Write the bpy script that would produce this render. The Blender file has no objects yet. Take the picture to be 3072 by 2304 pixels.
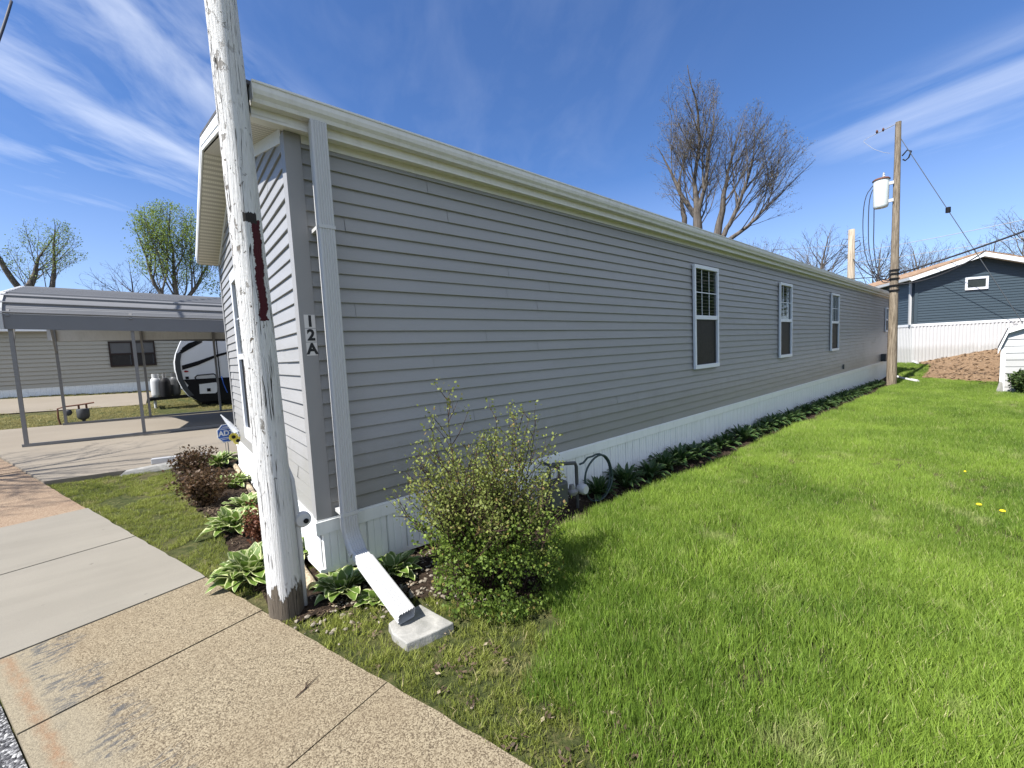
import bpy, bmesh, math, random
import numpy as np
from mathutils import Vector, Matrix
PI = math.pi
R = math.radians
random.seed(7); rng = np.random.default_rng(7)
scene = bpy.context.scene
COL = scene.collection

# ------------------------------------------------------------------ camera
cam = bpy.data.cameras.new("camera")
cam_ob = bpy.data.objects.new("camera", cam)
COL.objects.link(cam_ob)
scene.camera = cam_ob
cam.sensor_fit = 'HORIZONTAL'; cam.sensor_width = 36.0; cam.lens = 36.0*0.39877
cam.clip_start = 0.05; cam.clip_end = 3000
CAMP = Vector((-0.6953, -2.9334, 1.0683))
yaw, pitch, roll = R(50.094), R(-4.4988), R(-2.7479)
Fv = Vector((math.cos(yaw)*math.cos(pitch), math.sin(yaw)*math.cos(pitch), math.sin(pitch)))
r0 = Vector((math.sin(yaw), -math.cos(yaw), 0)); u0 = r0.cross(Fv)
Rv = math.cos(roll)*r0 + math.sin(roll)*u0
Uv = -math.sin(roll)*r0 + math.cos(roll)*u0
cam_ob.matrix_world = Matrix(((Rv.x, Uv.x, -Fv.x, CAMP.x), (Rv.y, Uv.y, -Fv.y, CAMP.y), (Rv.z, Uv.z, -Fv.z, CAMP.z), (0, 0, 0, 1)))

# ------------------------------------------------------------------ sun, sky, exposure
SUN_EL, SUN_AZ = R(52), R(177)          # direction towards the sun, azimuth counted from +x
to_sun = Vector((math.cos(SUN_EL)*math.cos(SUN_AZ), math.cos(SUN_EL)*math.sin(SUN_AZ), math.sin(SUN_EL)))
sun = bpy.data.lights.new("sun", 'SUN'); sun.energy = 5.0; sun.angle = R(0.5); sun.color = (1.0, 0.965, 0.915)
sun_ob = bpy.data.objects.new("sun", sun); COL.objects.link(sun_ob)
sun_ob.rotation_euler = to_sun.to_track_quat('Z', 'Y').to_euler()
sun_ob.location = (-10, 2, 20)
scene.view_settings.view_transform = 'Standard'; scene.view_settings.look = 'None'
scene.view_settings.exposure = 1.12; scene.view_settings.gamma = 1.0
scene.view_settings.use_curve_mapping = False
scene.render.engine = 'CYCLES'

class NT:
    """tiny node-graph helper"""
    def __init__(self, tree): self.t = tree; self.n = tree.nodes; self.l = tree.links
    def add(self, typ, **kw):
        nd = self.n.new(typ)
        for k, v in kw.items(): setattr(nd, k, v)
        return nd
    def set(self, sock, v):
        if isinstance(v, bpy.types.NodeSocket): self.l.new(v, sock)
        elif isinstance(v, bpy.types.Node): self.l.new(v.outputs[0], sock)
        elif v is not None:
            if sock.type == 'RGBA' and len(v) == 3: v = (*v, 1)
            sock.default_value = v
    def math(self, op, a, b=0.0, c=None, clamp=False):
        nd = self.add('ShaderNodeMath', operation=op); nd.use_clamp = clamp
        self.set(nd.inputs[0], a); self.set(nd.inputs[1], b)
        if c is not None: self.set(nd.inputs[2], c)
        return nd.outputs[0]
    def noise(self, vec, scale=5, detail=4, rough=0.55, dist=0.0):
        nd = self.add('ShaderNodeTexNoise'); self.set(nd.inputs['Vector'], vec)
        nd.inputs['Scale'].default_value = scale; nd.inputs['Detail'].default_value = detail
        nd.inputs['Roughness'].default_value = rough; nd.inputs['Distortion'].default_value = dist
        return nd.outputs['Fac']
    def voro(self, vec, scale=5, feature='F1', out='Distance'):
        nd = self.add('ShaderNodeTexVoronoi', feature=feature); self.set(nd.inputs['Vector'], vec)
        nd.inputs['Scale'].default_value = scale
        return nd.outputs[out]
    def ramp(self, fac, stops):
        nd = self.add('ShaderNodeValToRGB'); e = nd.color_ramp.elements
        while len(e) < len(stops): e.new(0.5)
        for i, (p, c) in enumerate(stops):
            e[i].position = p
            if not isinstance(c, (tuple, list)): c = (c, c, c)
            e[i].color = (*c, 1)
        self.set(nd.inputs[0], fac); return nd.outputs[0]
    def mix(self, fac, a, b, blend='MIX'):
        nd = self.add('ShaderNodeMix', data_type='RGBA', blend_type=blend)
        self.set(nd.inputs[0], fac); self.set(nd.inputs[6], a); self.set(nd.inputs[7], b)
        return nd.outputs[2]
    def mapping(self, vec, scale=(1, 1, 1), rot=(0, 0, 0), loc=(0, 0, 0)):
        nd = self.add('ShaderNodeMapping'); self.set(nd.inputs[0], vec)
        nd.inputs['Location'].default_value = loc; nd.inputs['Rotation'].default_value = rot; nd.inputs['Scale'].default_value = scale
        return nd.outputs[0]
    def sep(self, vec):
        nd = self.add('ShaderNodeSeparateXYZ'); self.set(nd.inputs[0], vec); return nd.outputs
    def comb(self, x, y, z):
        nd = self.add('ShaderNodeCombineXYZ')
        for i, v in enumerate((x, y, z)): self.set(nd.inputs[i], v)
        return nd.outputs[0]
    def bump(self, h, strength=0.5, dist=0.01):
        nd = self.add('ShaderNodeBump'); nd.inputs['Strength'].default_value = strength; nd.inputs['Distance'].default_value = dist
        self.set(nd.inputs['Height'], h); return nd.outputs[0]
    def coord(self, which='Object'): return self.add('ShaderNodeTexCoord').outputs[which]
    def pos(self): return self.add('ShaderNodeNewGeometry').outputs['Position']
    def attr(self, name, out='Color'): return self.add('ShaderNodeAttribute', attribute_name=name).outputs[out]

world = bpy.data.worlds.new("World"); scene.world = world; world.use_nodes = True
w = NT(world.node_tree); w.n.clear()
wo = w.add('ShaderNodeOutputWorld'); bg = w.add('ShaderNodeBackground'); w.l.new(bg.outputs[0], wo.inputs[0])
sky = w.add('ShaderNodeTexSky', sky_type='NISHITA'); sky.sun_disc = False
sky.sun_elevation = SUN_EL; sky.sun_rotation = PI/2 - SUN_AZ
sky.altitude = 600; sky.air_density = 1.0; sky.dust_density = 0.5; sky.ozone_density = 3.0
dirv = w.coord('Generated')
sx, sy, sz = w.sep(dirv)
den = w.math('ADD', w.math('MAXIMUM', sz, 0.0), 0.16)
plane = w.comb(w.math('DIVIDE', sx, den), w.math('DIVIDE', sy, den), 0.0)
def cirrus(rot, ulim, vlim, band, fscale, gain, seed):
    q = w.mapping(plane, rot=(0, 0, R(-rot))); u_, v_, _ = w.sep(q)
    fib = w.noise(w.mapping(q, scale=(fscale[0], fscale[1], 1), loc=(seed, seed*.7, 0)), 1.0, 8, 0.55, 0.9)
    fib2 = w.noise(w.mapping(q, scale=(fscale[0]*2.5, fscale[1]*2.6, 1), loc=(seed*2, 0, 0)), 1.0, 6, 0.62, 0.5)
    f = w.math('ADD', w.math('MULTIPLY', fib, 0.7), w.math('MULTIPLY', fib2, 0.3))
    def win(x, a0, a1, b0, b1):
        m1 = w.add('ShaderNodeMapRange', interpolation_type='SMOOTHSTEP'); w.set(m1.inputs[0], x); m1.inputs[1].default_value = a0; m1.inputs[2].default_value = a1
        m2 = w.add('ShaderNodeMapRange', interpolation_type='SMOOTHSTEP'); w.set(m2.inputs[0], x); m2.inputs[1].default_value = b0; m2.inputs[2].default_value = b1; m2.inputs[3].default_value = 1; m2.inputs[4].default_value = 0
        return w.math('MULTIPLY', m1.outputs[0], m2.outputs[0])
    mask = w.math('MULTIPLY', win(u_, *ulim), win(v_, *vlim))
    bnd = win(v_, *band)
    thr = w.math('ADD', f, w.math('MULTIPLY', bnd, 0.16))
    return w.math('MULTIPLY', w.math('MULTIPLY', w.ramp(thr, [(0.44, 0.0), (0.82, 1.0)]), mask), gain)
cA = cirrus(30, (-.1, .5, 1.05, 1.8), (.85, 1.05, 1.7, 2.4), (1.38, 1.45, 1.46, 1.58), (1.5, 3.8), 0.66, 3.3)
cB = cirrus(52, (.6, .9, 1.15, 1.5), (.5, .65, .95, 1.15), (.70, .76, .78, .86), (2.0, 4.2), 0.55, 7.7)
cC = cirrus(84, (-.6, -.1, .45, .8), (-2.6, -2.0, -1.72, -1.5), (-1.98, -1.9, -1.8, -1.72), (1.0, 3.2), 0.36, 5.1)
cD = cirrus(60, (-.5, .2, 1.8, 2.6), (-.9, -.5, .9, 1.5), (3, 3.1, 3.2, 3.3), (2.0, 4.0), 0.08, 11.3)
# unseen white cloud bank added behind the camera to brighten the shaded long wall
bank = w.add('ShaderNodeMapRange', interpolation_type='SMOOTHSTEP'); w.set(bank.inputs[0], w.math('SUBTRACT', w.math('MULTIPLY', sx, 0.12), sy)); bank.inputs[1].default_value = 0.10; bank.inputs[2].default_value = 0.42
cFill = w.math('MULTIPLY', bank.outputs[0], w.ramp(w.noise(plane, 0.9, 6, 0.55, 0.3), [(0.30, 0.32), (0.6, 0.66)]))
cl = w.math('MAXIMUM', w.math('MAXIMUM', cA, cB), w.math('MAXIMUM', cC, w.math('MAXIMUM', cD, cFill)))
haze_low = w.ramp(sz, [(0.0, 0.42), (0.08, 0.24), (0.36, 0.0)])
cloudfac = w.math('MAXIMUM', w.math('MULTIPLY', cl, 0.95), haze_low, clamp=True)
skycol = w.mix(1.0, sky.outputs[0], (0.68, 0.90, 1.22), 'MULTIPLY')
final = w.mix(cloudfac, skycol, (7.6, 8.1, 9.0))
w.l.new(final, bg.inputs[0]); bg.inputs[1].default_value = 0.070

# ------------------------------------------------------------------ materials
MATS = {}
def newmat(name, base=None, rough=0.6, metal=0.0, spec=0.5, bumpv=None, alpha=None):
    m = bpy.data.materials.new(name); m.use_nodes = True
    t = NT(m.node_tree); b = t.n['Principled BSDF']
    if base is not None: t.set(b.inputs['Base Color'], base)
    b.inputs['Roughness'].default_value = rough; b.inputs['Metallic'].default_value = metal
    b.inputs['Specular IOR Level'].default_value = spec
    MATS[name] = m
    return m, t, b
def painted(name, col, rough=0.5, var=0.08, grime=0.0, scale=3.0, bump=0.0, bscale=60, metal=0.0, spec=0.4, grimecol=(0.12, 0.11, 0.09)):
    """plain paint/vinyl with faint blotches and optional grime"""
    m, t, b = newmat(name, None, rough, metal, spec)
    p = t.pos()
    n = t.noise(p, scale, 5, 0.6)
    lo = tuple(c*(1-var) for c in col); hi = tuple(min(1, c*(1+var)) for c in col)
    c = t.mix(n, lo, hi)
    if grime > 0:
        g2 = t.noise(t.mapping(p, scale=(1, 1, 0.25)), scale*6, 6, 0.7)
        c = t.mix(t.math('MULTIPLY', t.ramp(g2, [(0.48, 0.0), (0.75, 1.0)]), grime), c, grimecol)
    t.set(b.inputs['Base Color'], c)
    t.set(b.inputs['Roughness'], t.math('ADD', t.math('MULTIPLY', n, 0.2), rough-0.1))
    if bump > 0: t.set(b.inputs['Normal'], t.bump(t.noise(p, bscale, 4, 0.6), bump, 0.004))
    return m
def siding_mat(name, col, wav=0.25):
    m, t, b = newmat(name, None, 0.42, 0, 0.35)
    p = t.pos()
    n = t.noise(p, 0.9, 4, 0.6); n2 = t.noise(t.mapping(p, scale=(1, 1, 8)), 1.3, 5, 0.6)
    grain = t.noise(t.mapping(p, scale=(3, 3, 26)), 9, 5, 0.7)
    c = t.mix(t.math('ADD', t.math('MULTIPLY', n, 0.5), t.math('MULTIPLY', n2, 0.5)), tuple(v*0.88 for v in col), tuple(v*1.10 for v in col))
    c = t.mix(t.math('MULTIPLY', t.ramp(grain, [(0.5, 0.0), (0.8, 1.0)]), 0.10), c, (0.5, 0.5, 0.48))
    pz_n = t.math('ADD', t.sep(p)[2], t.math('MULTIPLY', t.noise(t.mapping(p, scale=(1, 1, 0.3)), 7, 5, 0.7), -0.5))
    c = t.mix(t.ramp(pz_n, [(0.0, 0.30), (0.22, 0.0)]), c, (0.17, 0.16, 0.12))
    t.set(b.inputs['Base Color'], c)
    h = t.math('ADD', t.math('MULTIPLY', t.noise(t.mapping(p, scale=(1, 1, 3)), 1.6, 2, 0.4), 2.2), t.math('MULTIPLY', grain, 0.10))
    t.set(b.inputs['Normal'], t.bump(h, wav, 0.012))
    return m
M = MATS
siding_mat('grey_siding', (0.280, 0.278, 0.276), 0.45)
siding_mat('blue_siding', (0.042, 0.062, 0.078), 0.1)
siding_mat('beige_siding', (0.33, 0.31, 0.255), 0.1)
siding_mat('white_siding', (0.47, 0.47, 0.47), 0.1)
painted('grey_trim', (0.265, 0.262, 0.26), 0.5, 0.05, bump=0.15)
painted('white_vinyl', (0.70, 0.71, 0.72), 0.45, 0.05, 0.06, 2.0, 0.05)
painted('white_window', (0.66, 0.68, 0.72), 0.4, 0.04)
painted('cream_soffit', (0.72, 0.705, 0.68), 0.6, 0.06, 0.12, 2.0, 0.1)
painted('gutter_paint', (0.64, 0.63, 0.60), 0.5, 0.10, 0.22, 3.0, 0.1, grimecol=(0.22, 0.20, 0.16))
painted('white_metal', (0.46, 0.46, 0.455), 0.38, 0.05, 0.04, 2.0)
painted('steel_grey', (0.19, 0.187, 0.182), 0.5, 0.18, 0.15, 8.0, metal=0.1)
painted('carport_metal', (0.155, 0.158, 0.165), 0.5, 0.10, 0.10, 2.0, metal=0.0)
painted('dark_grey', (0.05, 0.055, 0.06), 0.5, 0.15)
painted('gauge_grey', (0.06, 0.063, 0.066), 0.5, 0.2, 0.2, 9.0)
painted('black_plastic', (0.008, 0.008, 0.009), 0.6, 0.2, spec=0.2)
painted('cable_black', (0.02, 0.02, 0.025), 0.6, 0.1)
painted('cable_steel', (0.30, 0.30, 0.30), 0.5, 0.1)
painted('hose_green', (0.028, 0.050, 0.050), 0.4, 0.2)
painted('transformer_paint', (0.62, 0.66, 0.64), 0.4, 0.06, 0.15, 4.0)
painted('rusty', (0.12, 0.05, 0.03), 0.8, 0.4)
painted('letter_black', (0.006, 0.006, 0.006), 0.4, 0.1)
painted('sign_blue', (0.02, 0.11, 0.42), 0.35, 0.05)
painted('sign_white', (0.8, 0.8, 0.8), 0.4, 0.02)
painted('yellow', (0.62, 0.50, 0.05), 0.6, 0.1)
painted('red_lamp', (0.3, 0.01, 0.01), 0.3, 0.1)
painted('brown_wood', (0.022, 0.013, 0.010), 0.8, 0.4)
painted('rv_white', (0.72, 0.73, 0.74), 0.22, 0.03)
painted('tan_house', (0.42, 0.36, 0.28), 0.7, 0.1)
painted('dandelion', (0.80, 0.58, 0.01), 0.6, 0.1)
painted('curtain', (0.10, 0.10, 0.10), 0.9, 0.2)

m, t, b = newmat('blue_strap', (0.02, 0.10, 0.45), 0.6)
m, t, b = newmat('sticker', (0.60, 0.58, 0.56), 0.35)
# glass: dark panes that mirror what stands opposite
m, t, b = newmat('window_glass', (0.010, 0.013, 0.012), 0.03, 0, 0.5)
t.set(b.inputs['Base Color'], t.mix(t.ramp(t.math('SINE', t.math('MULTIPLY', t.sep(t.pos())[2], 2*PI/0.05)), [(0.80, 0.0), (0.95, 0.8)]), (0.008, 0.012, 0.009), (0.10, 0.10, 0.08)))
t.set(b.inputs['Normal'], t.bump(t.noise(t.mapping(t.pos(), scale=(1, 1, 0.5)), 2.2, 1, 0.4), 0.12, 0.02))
m, t, b = newmat('screen_mesh', None, 0.55, 0, 0.2)
p = t.pos(); t.set(b.inputs['Base Color'], t.mix(t.noise(t.mapping(p, scale=(1, 1, 1)), 14, 4, 0.6, 1.5), (0.006, 0.006, 0.007), (0.040, 0.036, 0.032)))
m, t, b = newmat('clear_plastic', (0.8, 0.82, 0.85), 0.15, 0, 0.6); b.inputs['Transmission Weight'].default_value = 0.6
painted('skirt_white', (0.74, 0.75, 0.735), 0.45, 0.06, 0.20, 2.5, 0.05, grimecol=(0.30, 0.34, 0.33))

# gable rake soffit with rows of small vents
m, t, b = newmat('vented_soffit', None, 0.6, 0, 0.3)
p = t.pos(); xx, yy, zz = t.sep(p)
wv = t.math('SINE', t.math('MULTIPLY', yy, 2*PI/0.075)); fine = t.math('SINE', t.math('MULTIPLY', xx, 2*PI/0.018))
rows = t.math('MULTIPLY', t.ramp(wv, [(0.35, 0.0), (0.6, 1.0)]), t.ramp(fine, [(0.2, 0.0), (0.6, 1.0)]))
groove = t.ramp(wv, [(0.02, 1.0), (0.10, 0.0)])
c = t.mix(t.math('MULTIPLY', rows, 0.30), (0.66, 0.63, 0.55), (0.30, 0.28, 0.23)); c = t.mix(t.math('MULTIPLY', groove, 0.5), c, (0.2, 0.18, 0.14))
t.set(b.inputs['Base Color'], c)

# white-painted utility pole: cracked paint, bare foot, dark red strip of older paint
PCAM = Vector((-.4053, -2.6934, 0)).normalized()       # side of the pole that faces the street corner
PRT = Vector((-PCAM.y, PCAM.x, 0))
m, t, b = newmat('pole_paint', None, 0.65, 0, 0.25)
p = t.coord('Object'); px, py, pz = t.sep(p)
u = t.math('ADD', t.math('MULTIPLY', px, PRT.x), t.math('MULTIPLY', py, PRT.y))
v = t.math('ADD', t.math('MULTIPLY', px, PCAM.x), t.math('MULTIPLY', py, PCAM.y))
vs = t.mapping(p, scale=(26, 26, 1.5))
crack = t.noise(vs, 3.2, 7, 0.72, 0.3)
ridge = t.noise(t.mapping(p, scale=(40, 40, 1.6)), 2.5, 8, 0.7)
blot = t.noise(t.mapping(p, scale=(1, 1, 0.6)), 30, 4, 0.6, 0.6)
blot2 = t.noise(p, 2.2, 2, 0.5)
wood = t.mix(ridge, (0.040, 0.033, 0.026), (0.20, 0.165, 0.125))
paint = t.mix(t.noise(t.mapping(p, scale=(16, 16, 1.2)), 3, 6, 0.7), (0.50, 0.49, 0.465), (0.76, 0.755, 0.74))
edge = t.noise(t.mapping(p, scale=(9, 9, 1.6)), 2.4, 6, 0.7)
low = t.math('SUBTRACT', t.math('ADD', 0.175, t.math('MULTIPLY', t.math('SUBTRACT', edge, 0.5), 0.42)), pz)   # bare foot
foot = t.ramp(t.math('MULTIPLY', low, 40.0), [(0.45, 0.0), (0.55, 1.0)])
side = t.math('MULTIPLY', t.ramp(pz, [(0.0, 0.0), (1.0, 0.0)]), 0.0); upl = t.add('ShaderNodeMapRange'); t.set(upl.inputs[0], t.math('SUBTRACT', t.math('MULTIPLY', pz, 0.03), u)); upl.inputs[1].default_value = 0.05; upl.inputs[2].default_value = 0.16
holes = t.math('MULTIPLY', t.ramp(t.math('ADD', blot, t.math('MULTIPLY', upl.outputs[0], 0.10)), [(0.672, 0.0), (0.685, 1.0)]), t.ramp(blot2, [(0.38, 0.0), (0.56, 1.0)]))
cr = t.math('MULTIPLY', t.ramp(crack, [(0.36, 1.0), (0.40, 0.0)]), t.ramp(t.noise(p, 3.5, 3, 0.6), [(0.46, 0.0), (0.66, 0.9)]))
lc = t.noise(t.mapping(p, scale=(19, 19, 0.55)), 1.25, 3, 0.55, 0.15)
lcl = t.math('MULTIPLY', t.ramp(t.math('ABSOLUTE', t.math('SUBTRACT', lc, 0.47)), [(0.003, 1.0), (0.010, 0.0)]), t.ramp(t.noise(t.mapping(p, scale=(2, 2, 1)), 2.6, 3, 0.6), [(0.46, 0.0), (0.56, 1.0)]))
bare = t.math('MAXIMUM', t.math('MAXIMUM', foot, holes), t.math('MAXIMUM', cr, lcl), clamp=True)
c = t.mix(bare, paint, wood); c = t.mix(t.math('MULTIPLY', lcl, 0.85), c, (0.03, 0.026, 0.022))
zc = t.math('SUBTRACT', pz, 2.03)
uc = t.math('ADD', -0.004, t.math('MULTIPLY', t.noise(t.mapping(p, scale=(0.2, 0.2, 4.0)), 1.8, 5, 0.7), 0.056))
halfw = t.math('ADD', -0.001, t.math('MULTIPLY', t.noise(t.mapping(p, scale=(6, 6, 16)), 2.2, 8, 0.85), 0.042))
inu = t.math('LESS_THAN', t.math('ABSOLUTE', t.math('SUBTRACT', u, uc)), halfw)
inz = t.math('LESS_THAN', t.math('ABSOLUTE', zc), t.math('ADD', 0.24, t.math('MULTIPLY', edge, 0.07)))
front = t.math('GREATER_THAN', v, 0.0)
red = t.math('MULTIPLY', t.math('MULTIPLY', inu, inz), front)
topblk = t.math('MULTIPLY', t.math('LESS_THAN', t.math('ABSOLUTE', t.math('SUBTRACT', pz, 2.31)), t.math('MULTIPLY', crack, 0.055)),
                t.math('MULTIPLY', front, t.math('LESS_THAN', t.math('ABSOLUTE', t.math('SUBTRACT', u, 0.000)), 0.032)))
c = t.mix(red, c, (0.062, 0.006, 0.010)); c = t.mix(topblk, c, (0.03, 0.025, 0.022))
t.set(b.inputs['Base Color'], c)
h = t.math('ADD', t.math('MULTIPLY', ridge, 0.5), t.math('MULTIPLY', t.math('SUBTRACT', 1.0, bare), 0.35))
h = t.math('SUBTRACT', h, t.math('MULTIPLY', red, 0.1)); h = t.math('SUBTRACT', h, t.math('MULTIPLY', lcl, 0.8))
t.set(b.inputs['Normal'], t.bump(h, 1.0, 0.028))

def wood_mat(name, lo, hi, sc=1.0):
    m, t, b = newmat(name, None, 0.85, 0, 0.15)
    p = t.coord('Object')
    r1 = t.noise(t.mapping(p, scale=(10*sc, 10*sc, 0.6*sc)), 2.5, 8, 0.7, 0.3); r2 = t.noise(p, 0.8, 4, 0.6)
    c = t.ramp(r1, [(0.30, tuple(v*0.35 for v in lo)), (0.42, lo), (0.62, hi), (0.8, tuple(min(1, v*1.25) for v in hi))])
    c = t.mix(t.math('MULTIPLY', r2, 0.5), c, lo)
    t.set(b.inputs['Base Color'], c); t.set(b.inputs['Normal'], t.bump(r1, 0.8, 0.02))
    return m
wood_mat('weathered_pole', (0.125, 0.100, 0.072), (0.33, 0.275, 0.205), 1.6)
wood_mat('pale_pole', (0.24, 0.20, 0.15), (0.44, 0.38, 0.30))
wood_mat('bark', (0.065, 0.056, 0.048), (0.175, 0.152, 0.13), 0.6)
wood_mat('dark_bark', (0.035, 0.022, 0.018), (0.10, 0.060, 0.045), 2.0)
wood_mat('log_bark', (0.30, 0.24, 0.16), (0.52, 0.44, 0.32), 2.0)
wood_mat('timber_brown', (0.07, 0.05, 0.035), (0.20, 0.15, 0.10), 2.0)

def aggregate(name, dark, mid, light, patchcol=None, edgewear=False):
    m, t, b = newmat(name, None, 0.85, 0, 0.2)
    uv = t.coord('UV'); p = t.pos()
    v1 = t.voro(p, 220, 'F1', 'Color'); vr = t.sep(v1)[0]
    v2 = t.noise(p, 150, 3, 0.6); big = t.noise(p, 2.2, 5, 0.6)
    grit = t.math('ADD', t.math('MULTIPLY', vr, 0.55), t.math('MULTIPLY', v2, 0.45))
    c = t.ramp(grit, [(0.24, dark), (0.42, mid), (0.62, light), (0.92, tuple(min(1, v*1.3) for v in light))])
    c = t.mix(t.math('MULTIPLY', t.ramp(big, [(0.35, 0.0), (0.7, 1.0)]), 0.40), c, patchcol or mid)
    dist = t.voro(p, 220, 'F1', 'Distance')
    h = t.math('SUBTRACT', t.math('MULTIPLY', v2, 0.6), dist)
    # stray cracks and dark spots
    spots = t.ramp(t.noise(p, 17, 2, 0.5), [(0.735, 0.0), (0.76, 1.0)])
    c = t.mix(t.math('MULTIPLY', spots, 0.35), c, dark)
    if edgewear:
        us, ut, _ = t.sep(uv)
        wob = t.math('MULTIPLY', t.math('SUBTRACT', t.noise(t.comb(us, 0.0, 0.0), 5, 4, 0.6), 0.5), 0.05)
        tt = t.math('ADD', ut, wob)
        smooth = t.ramp(t.math('SUBTRACT', tt, 0.0), [(0.70, 0.0), (0.80, 1.0)])
        c = t.mix(t.math('MULTIPLY', smooth, 0.55), c, (0.215, 0.190, 0.138))
        rn = t.noise(t.comb(t.math('MULTIPLY', us, 1.0), t.math('MULTIPLY', ut, 2.0), 0.0), 16, 5, 0.7)
        rust = t.math('MULTIPLY', t.ramp(t.math('ABSOLUTE', t.math('SUBTRACT', tt, 0.895)), [(0.006, 1.0), (0.034, 0.0)]), t.ramp(rn, [(0.36, 0.1), (0.62, 1.0)]))
        c = t.mix(t.math('MULTIPLY', rust, 0.52), c, (0.19, 0.085, 0.035))
        ln = t.noise(t.mapping(t.comb(us, ut, 0.0), rot=(0, 0, R(-25)), scale=(10, 3.2, 1)), 4.5, 6, 0.75, 0.6)
        zone = t.math('MULTIPLY', t.ramp(ut, [(0.60, 0.0), (0.68, 1.0)]), t.ramp(ut, [(0.83, 1.0), (0.87, 0.0)]))
        bl = t.noise(t.comb(us, ut, 0.0), 4.2, 2, 0.5)
        blue = t.math('MULTIPLY', t.math('MULTIPLY', t.ramp(ln, [(0.49, 0.0), (0.57, 1.0)]), zone), t.ramp(bl, [(0.42, 0.0), (0.52, 1.0)]))
        c = t.mix(t.math('MULTIPLY', blue, 0.80), c, (0.050, 0.055, 0.062))
    t.set(b.inputs['Base Color'], c); t.set(b.inputs['Normal'], t.bump(h, 0.35, 0.003))
    return m
aggregate('aggregate_tan', (0.066, 0.050, 0.033), (0.150, 0.120, 0.077), (0.250, 0.210, 0.142), (0.165, 0.125, 0.078), True)
aggregate('aggregate_pink', (0.11, 0.07, 0.045), (0.21, 0.145, 0.095), (0.27, 0.21, 0.145), (0.19, 0.125, 0.082))
m, t, b = newmat('concrete_grey', None, 0.85, 0, 0.2)
p = t.pos(); n1 = t.noise(p, 1.6, 6, 0.62); n2 = t.noise(p, 170, 3, 0.7); st = t.noise(t.mapping(p, rot=(0, 0, R(18)), scale=(1, 6, 1)), 1.0, 3, 0.5)
c = t.mix(n1, (0.158, 0.146, 0.120), (0.232, 0.214, 0.178)); c = t.mix(t.math('MULTIPLY', t.ramp(n2, [(0.42, 0.0), (0.62, 1.0)]), 0.5), c, (0.17, 0.155, 0.13))
c = t.mix(t.math('MULTIPLY', t.ramp(st, [(0.40, 0), (0.60, 1)]), 0.07), c, (0.36, 0.335, 0.28))
c = t.mix(t.ramp(t.noise(p, 14, 2, 0.5), [(0.745, 0.0), (0.77, 0.6)]), c, (0.10, 0.09, 0.075))
t.set(b.inputs['Base Color'], c); t.set(b.inputs['Normal'], t.bump(t.math('ADD', t.math('MULTIPLY', n2, 0.6), n1), 0.35, 0.005))
m, t, b = newmat('driveway_concrete', None, 0.85, 0, 0.2)
p = t.pos(); n1 = t.noise(p, 0.5, 7, 0.6); n2 = t.noise(p, 120, 3, 0.7)
c = t.mix(n1, (0.16, 0.137, 0.106), (0.26, 0.228, 0.183)); c = t.mix(t.math('MULTIPLY', n2, 0.25), c, (0.15, 0.13, 0.10))
c = t.mix(t.ramp(t.noise(t.mapping(p, scale=(0.3, 3, 1)), 1.4, 8, 0.75), [(0.52, 0.0), (0.8, 0.55)]), c, (0.17, 0.14, 0.105))
t.set(b.inputs['Base Color'], c); t.set(b.inputs['Normal'], t.bump(n2, 0.3, 0.005))
m, t, b = newmat('asphalt', None, 0.9, 0, 0.2)
p = t.pos(); vr = t.sep(t.voro(p, 95, 'F1', 'Color'))[0]; n2 = t.noise(p, 60, 4, 0.7)
c = t.ramp(t.math('ADD', t.math('MULTIPLY', vr, 0.6), t.math('MULTIPLY', n2, 0.4)), [(0.2, (0.02, 0.02, 0.022)), (0.55, (0.12, 0.12, 0.125)), (0.8, (0.40, 0.40, 0.39))])
t.set(b.inputs['Base Color'], c); t.set(b.inputs['Normal'], t.bump(t.math('SUBTRACT', n2, t.voro(p, 95)), 1.0, 0.01))
m, t, b = newmat('stone_grey', None, 0.8, 0, 0.25)
p = t.pos(); n1 = t.noise(p, 9, 6, 0.65, 0.8); n2 = t.noise(p, 90, 4, 0.6)
c = t.ramp(n1, [(0.3, (0.17, 0.17, 0.155)), (0.5, (0.255, 0.25, 0.23)), (0.7, (0.36, 0.35, 0.32))]); c = t.mix(t.math('MULTIPLY', n2, 0.25), c, (0.2, 0.19, 0.17))
t.set(b.inputs['Base Color'], c); t.set(b.inputs['Normal'], t.bump(t.math('ADD', n1, t.math('MULTIPLY', n2, 0.3)), 0.6, 0.01))
m, t, b = newmat('soil', None, 0.95, 0, 0.1)
p = t.pos(); n1 = t.noise(p, 26, 6, 0.75); n2 = t.noise(p, 3.0, 4, 0.6)
c = t.ramp(n1, [(0.3, (0.012, 0.009, 0.007)), (0.5, (0.035, 0.024, 0.017)), (0.68, (0.09, 0.063, 0.045)), (0.8, (0.20, 0.15, 0.11))])
c = t.mix(t.math('MULTIPLY', n2, 0.3), c, (0.03, 0.022, 0.016))
t.set(b.inputs['Base Color'], c); t.set(b.inputs['Normal'], t.bump(n1, 1.0, 0.03))
m, t, b = newmat('tan_mulch', None, 0.95, 0, 0.1)
p = t.pos(); n1 = t.noise(t.mapping(p, scale=(3, 1, 1)), 6, 8, 0.78); n2 = t.noise(p, 1.0, 4, 0.6)
c = t.ramp(n1, [(0.28, (0.10, 0.06, 0.032)), (0.45, (0.22, 0.145, 0.085)), (0.60, (0.31, 0.215, 0.135)), (0.78, (0.46, 0.34, 0.23))])
c = t.mix(t.math('MULTIPLY', n2, 0.35), c, (0.20, 0.12, 0.065))
t.set(b.inputs['Base Color'], c); t.set(b.inputs['Normal'], t.bump(n1, 1.0, 0.08))
m, t, b = newmat('turf_soil', None, 0.95, 0, 0.1)
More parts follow.
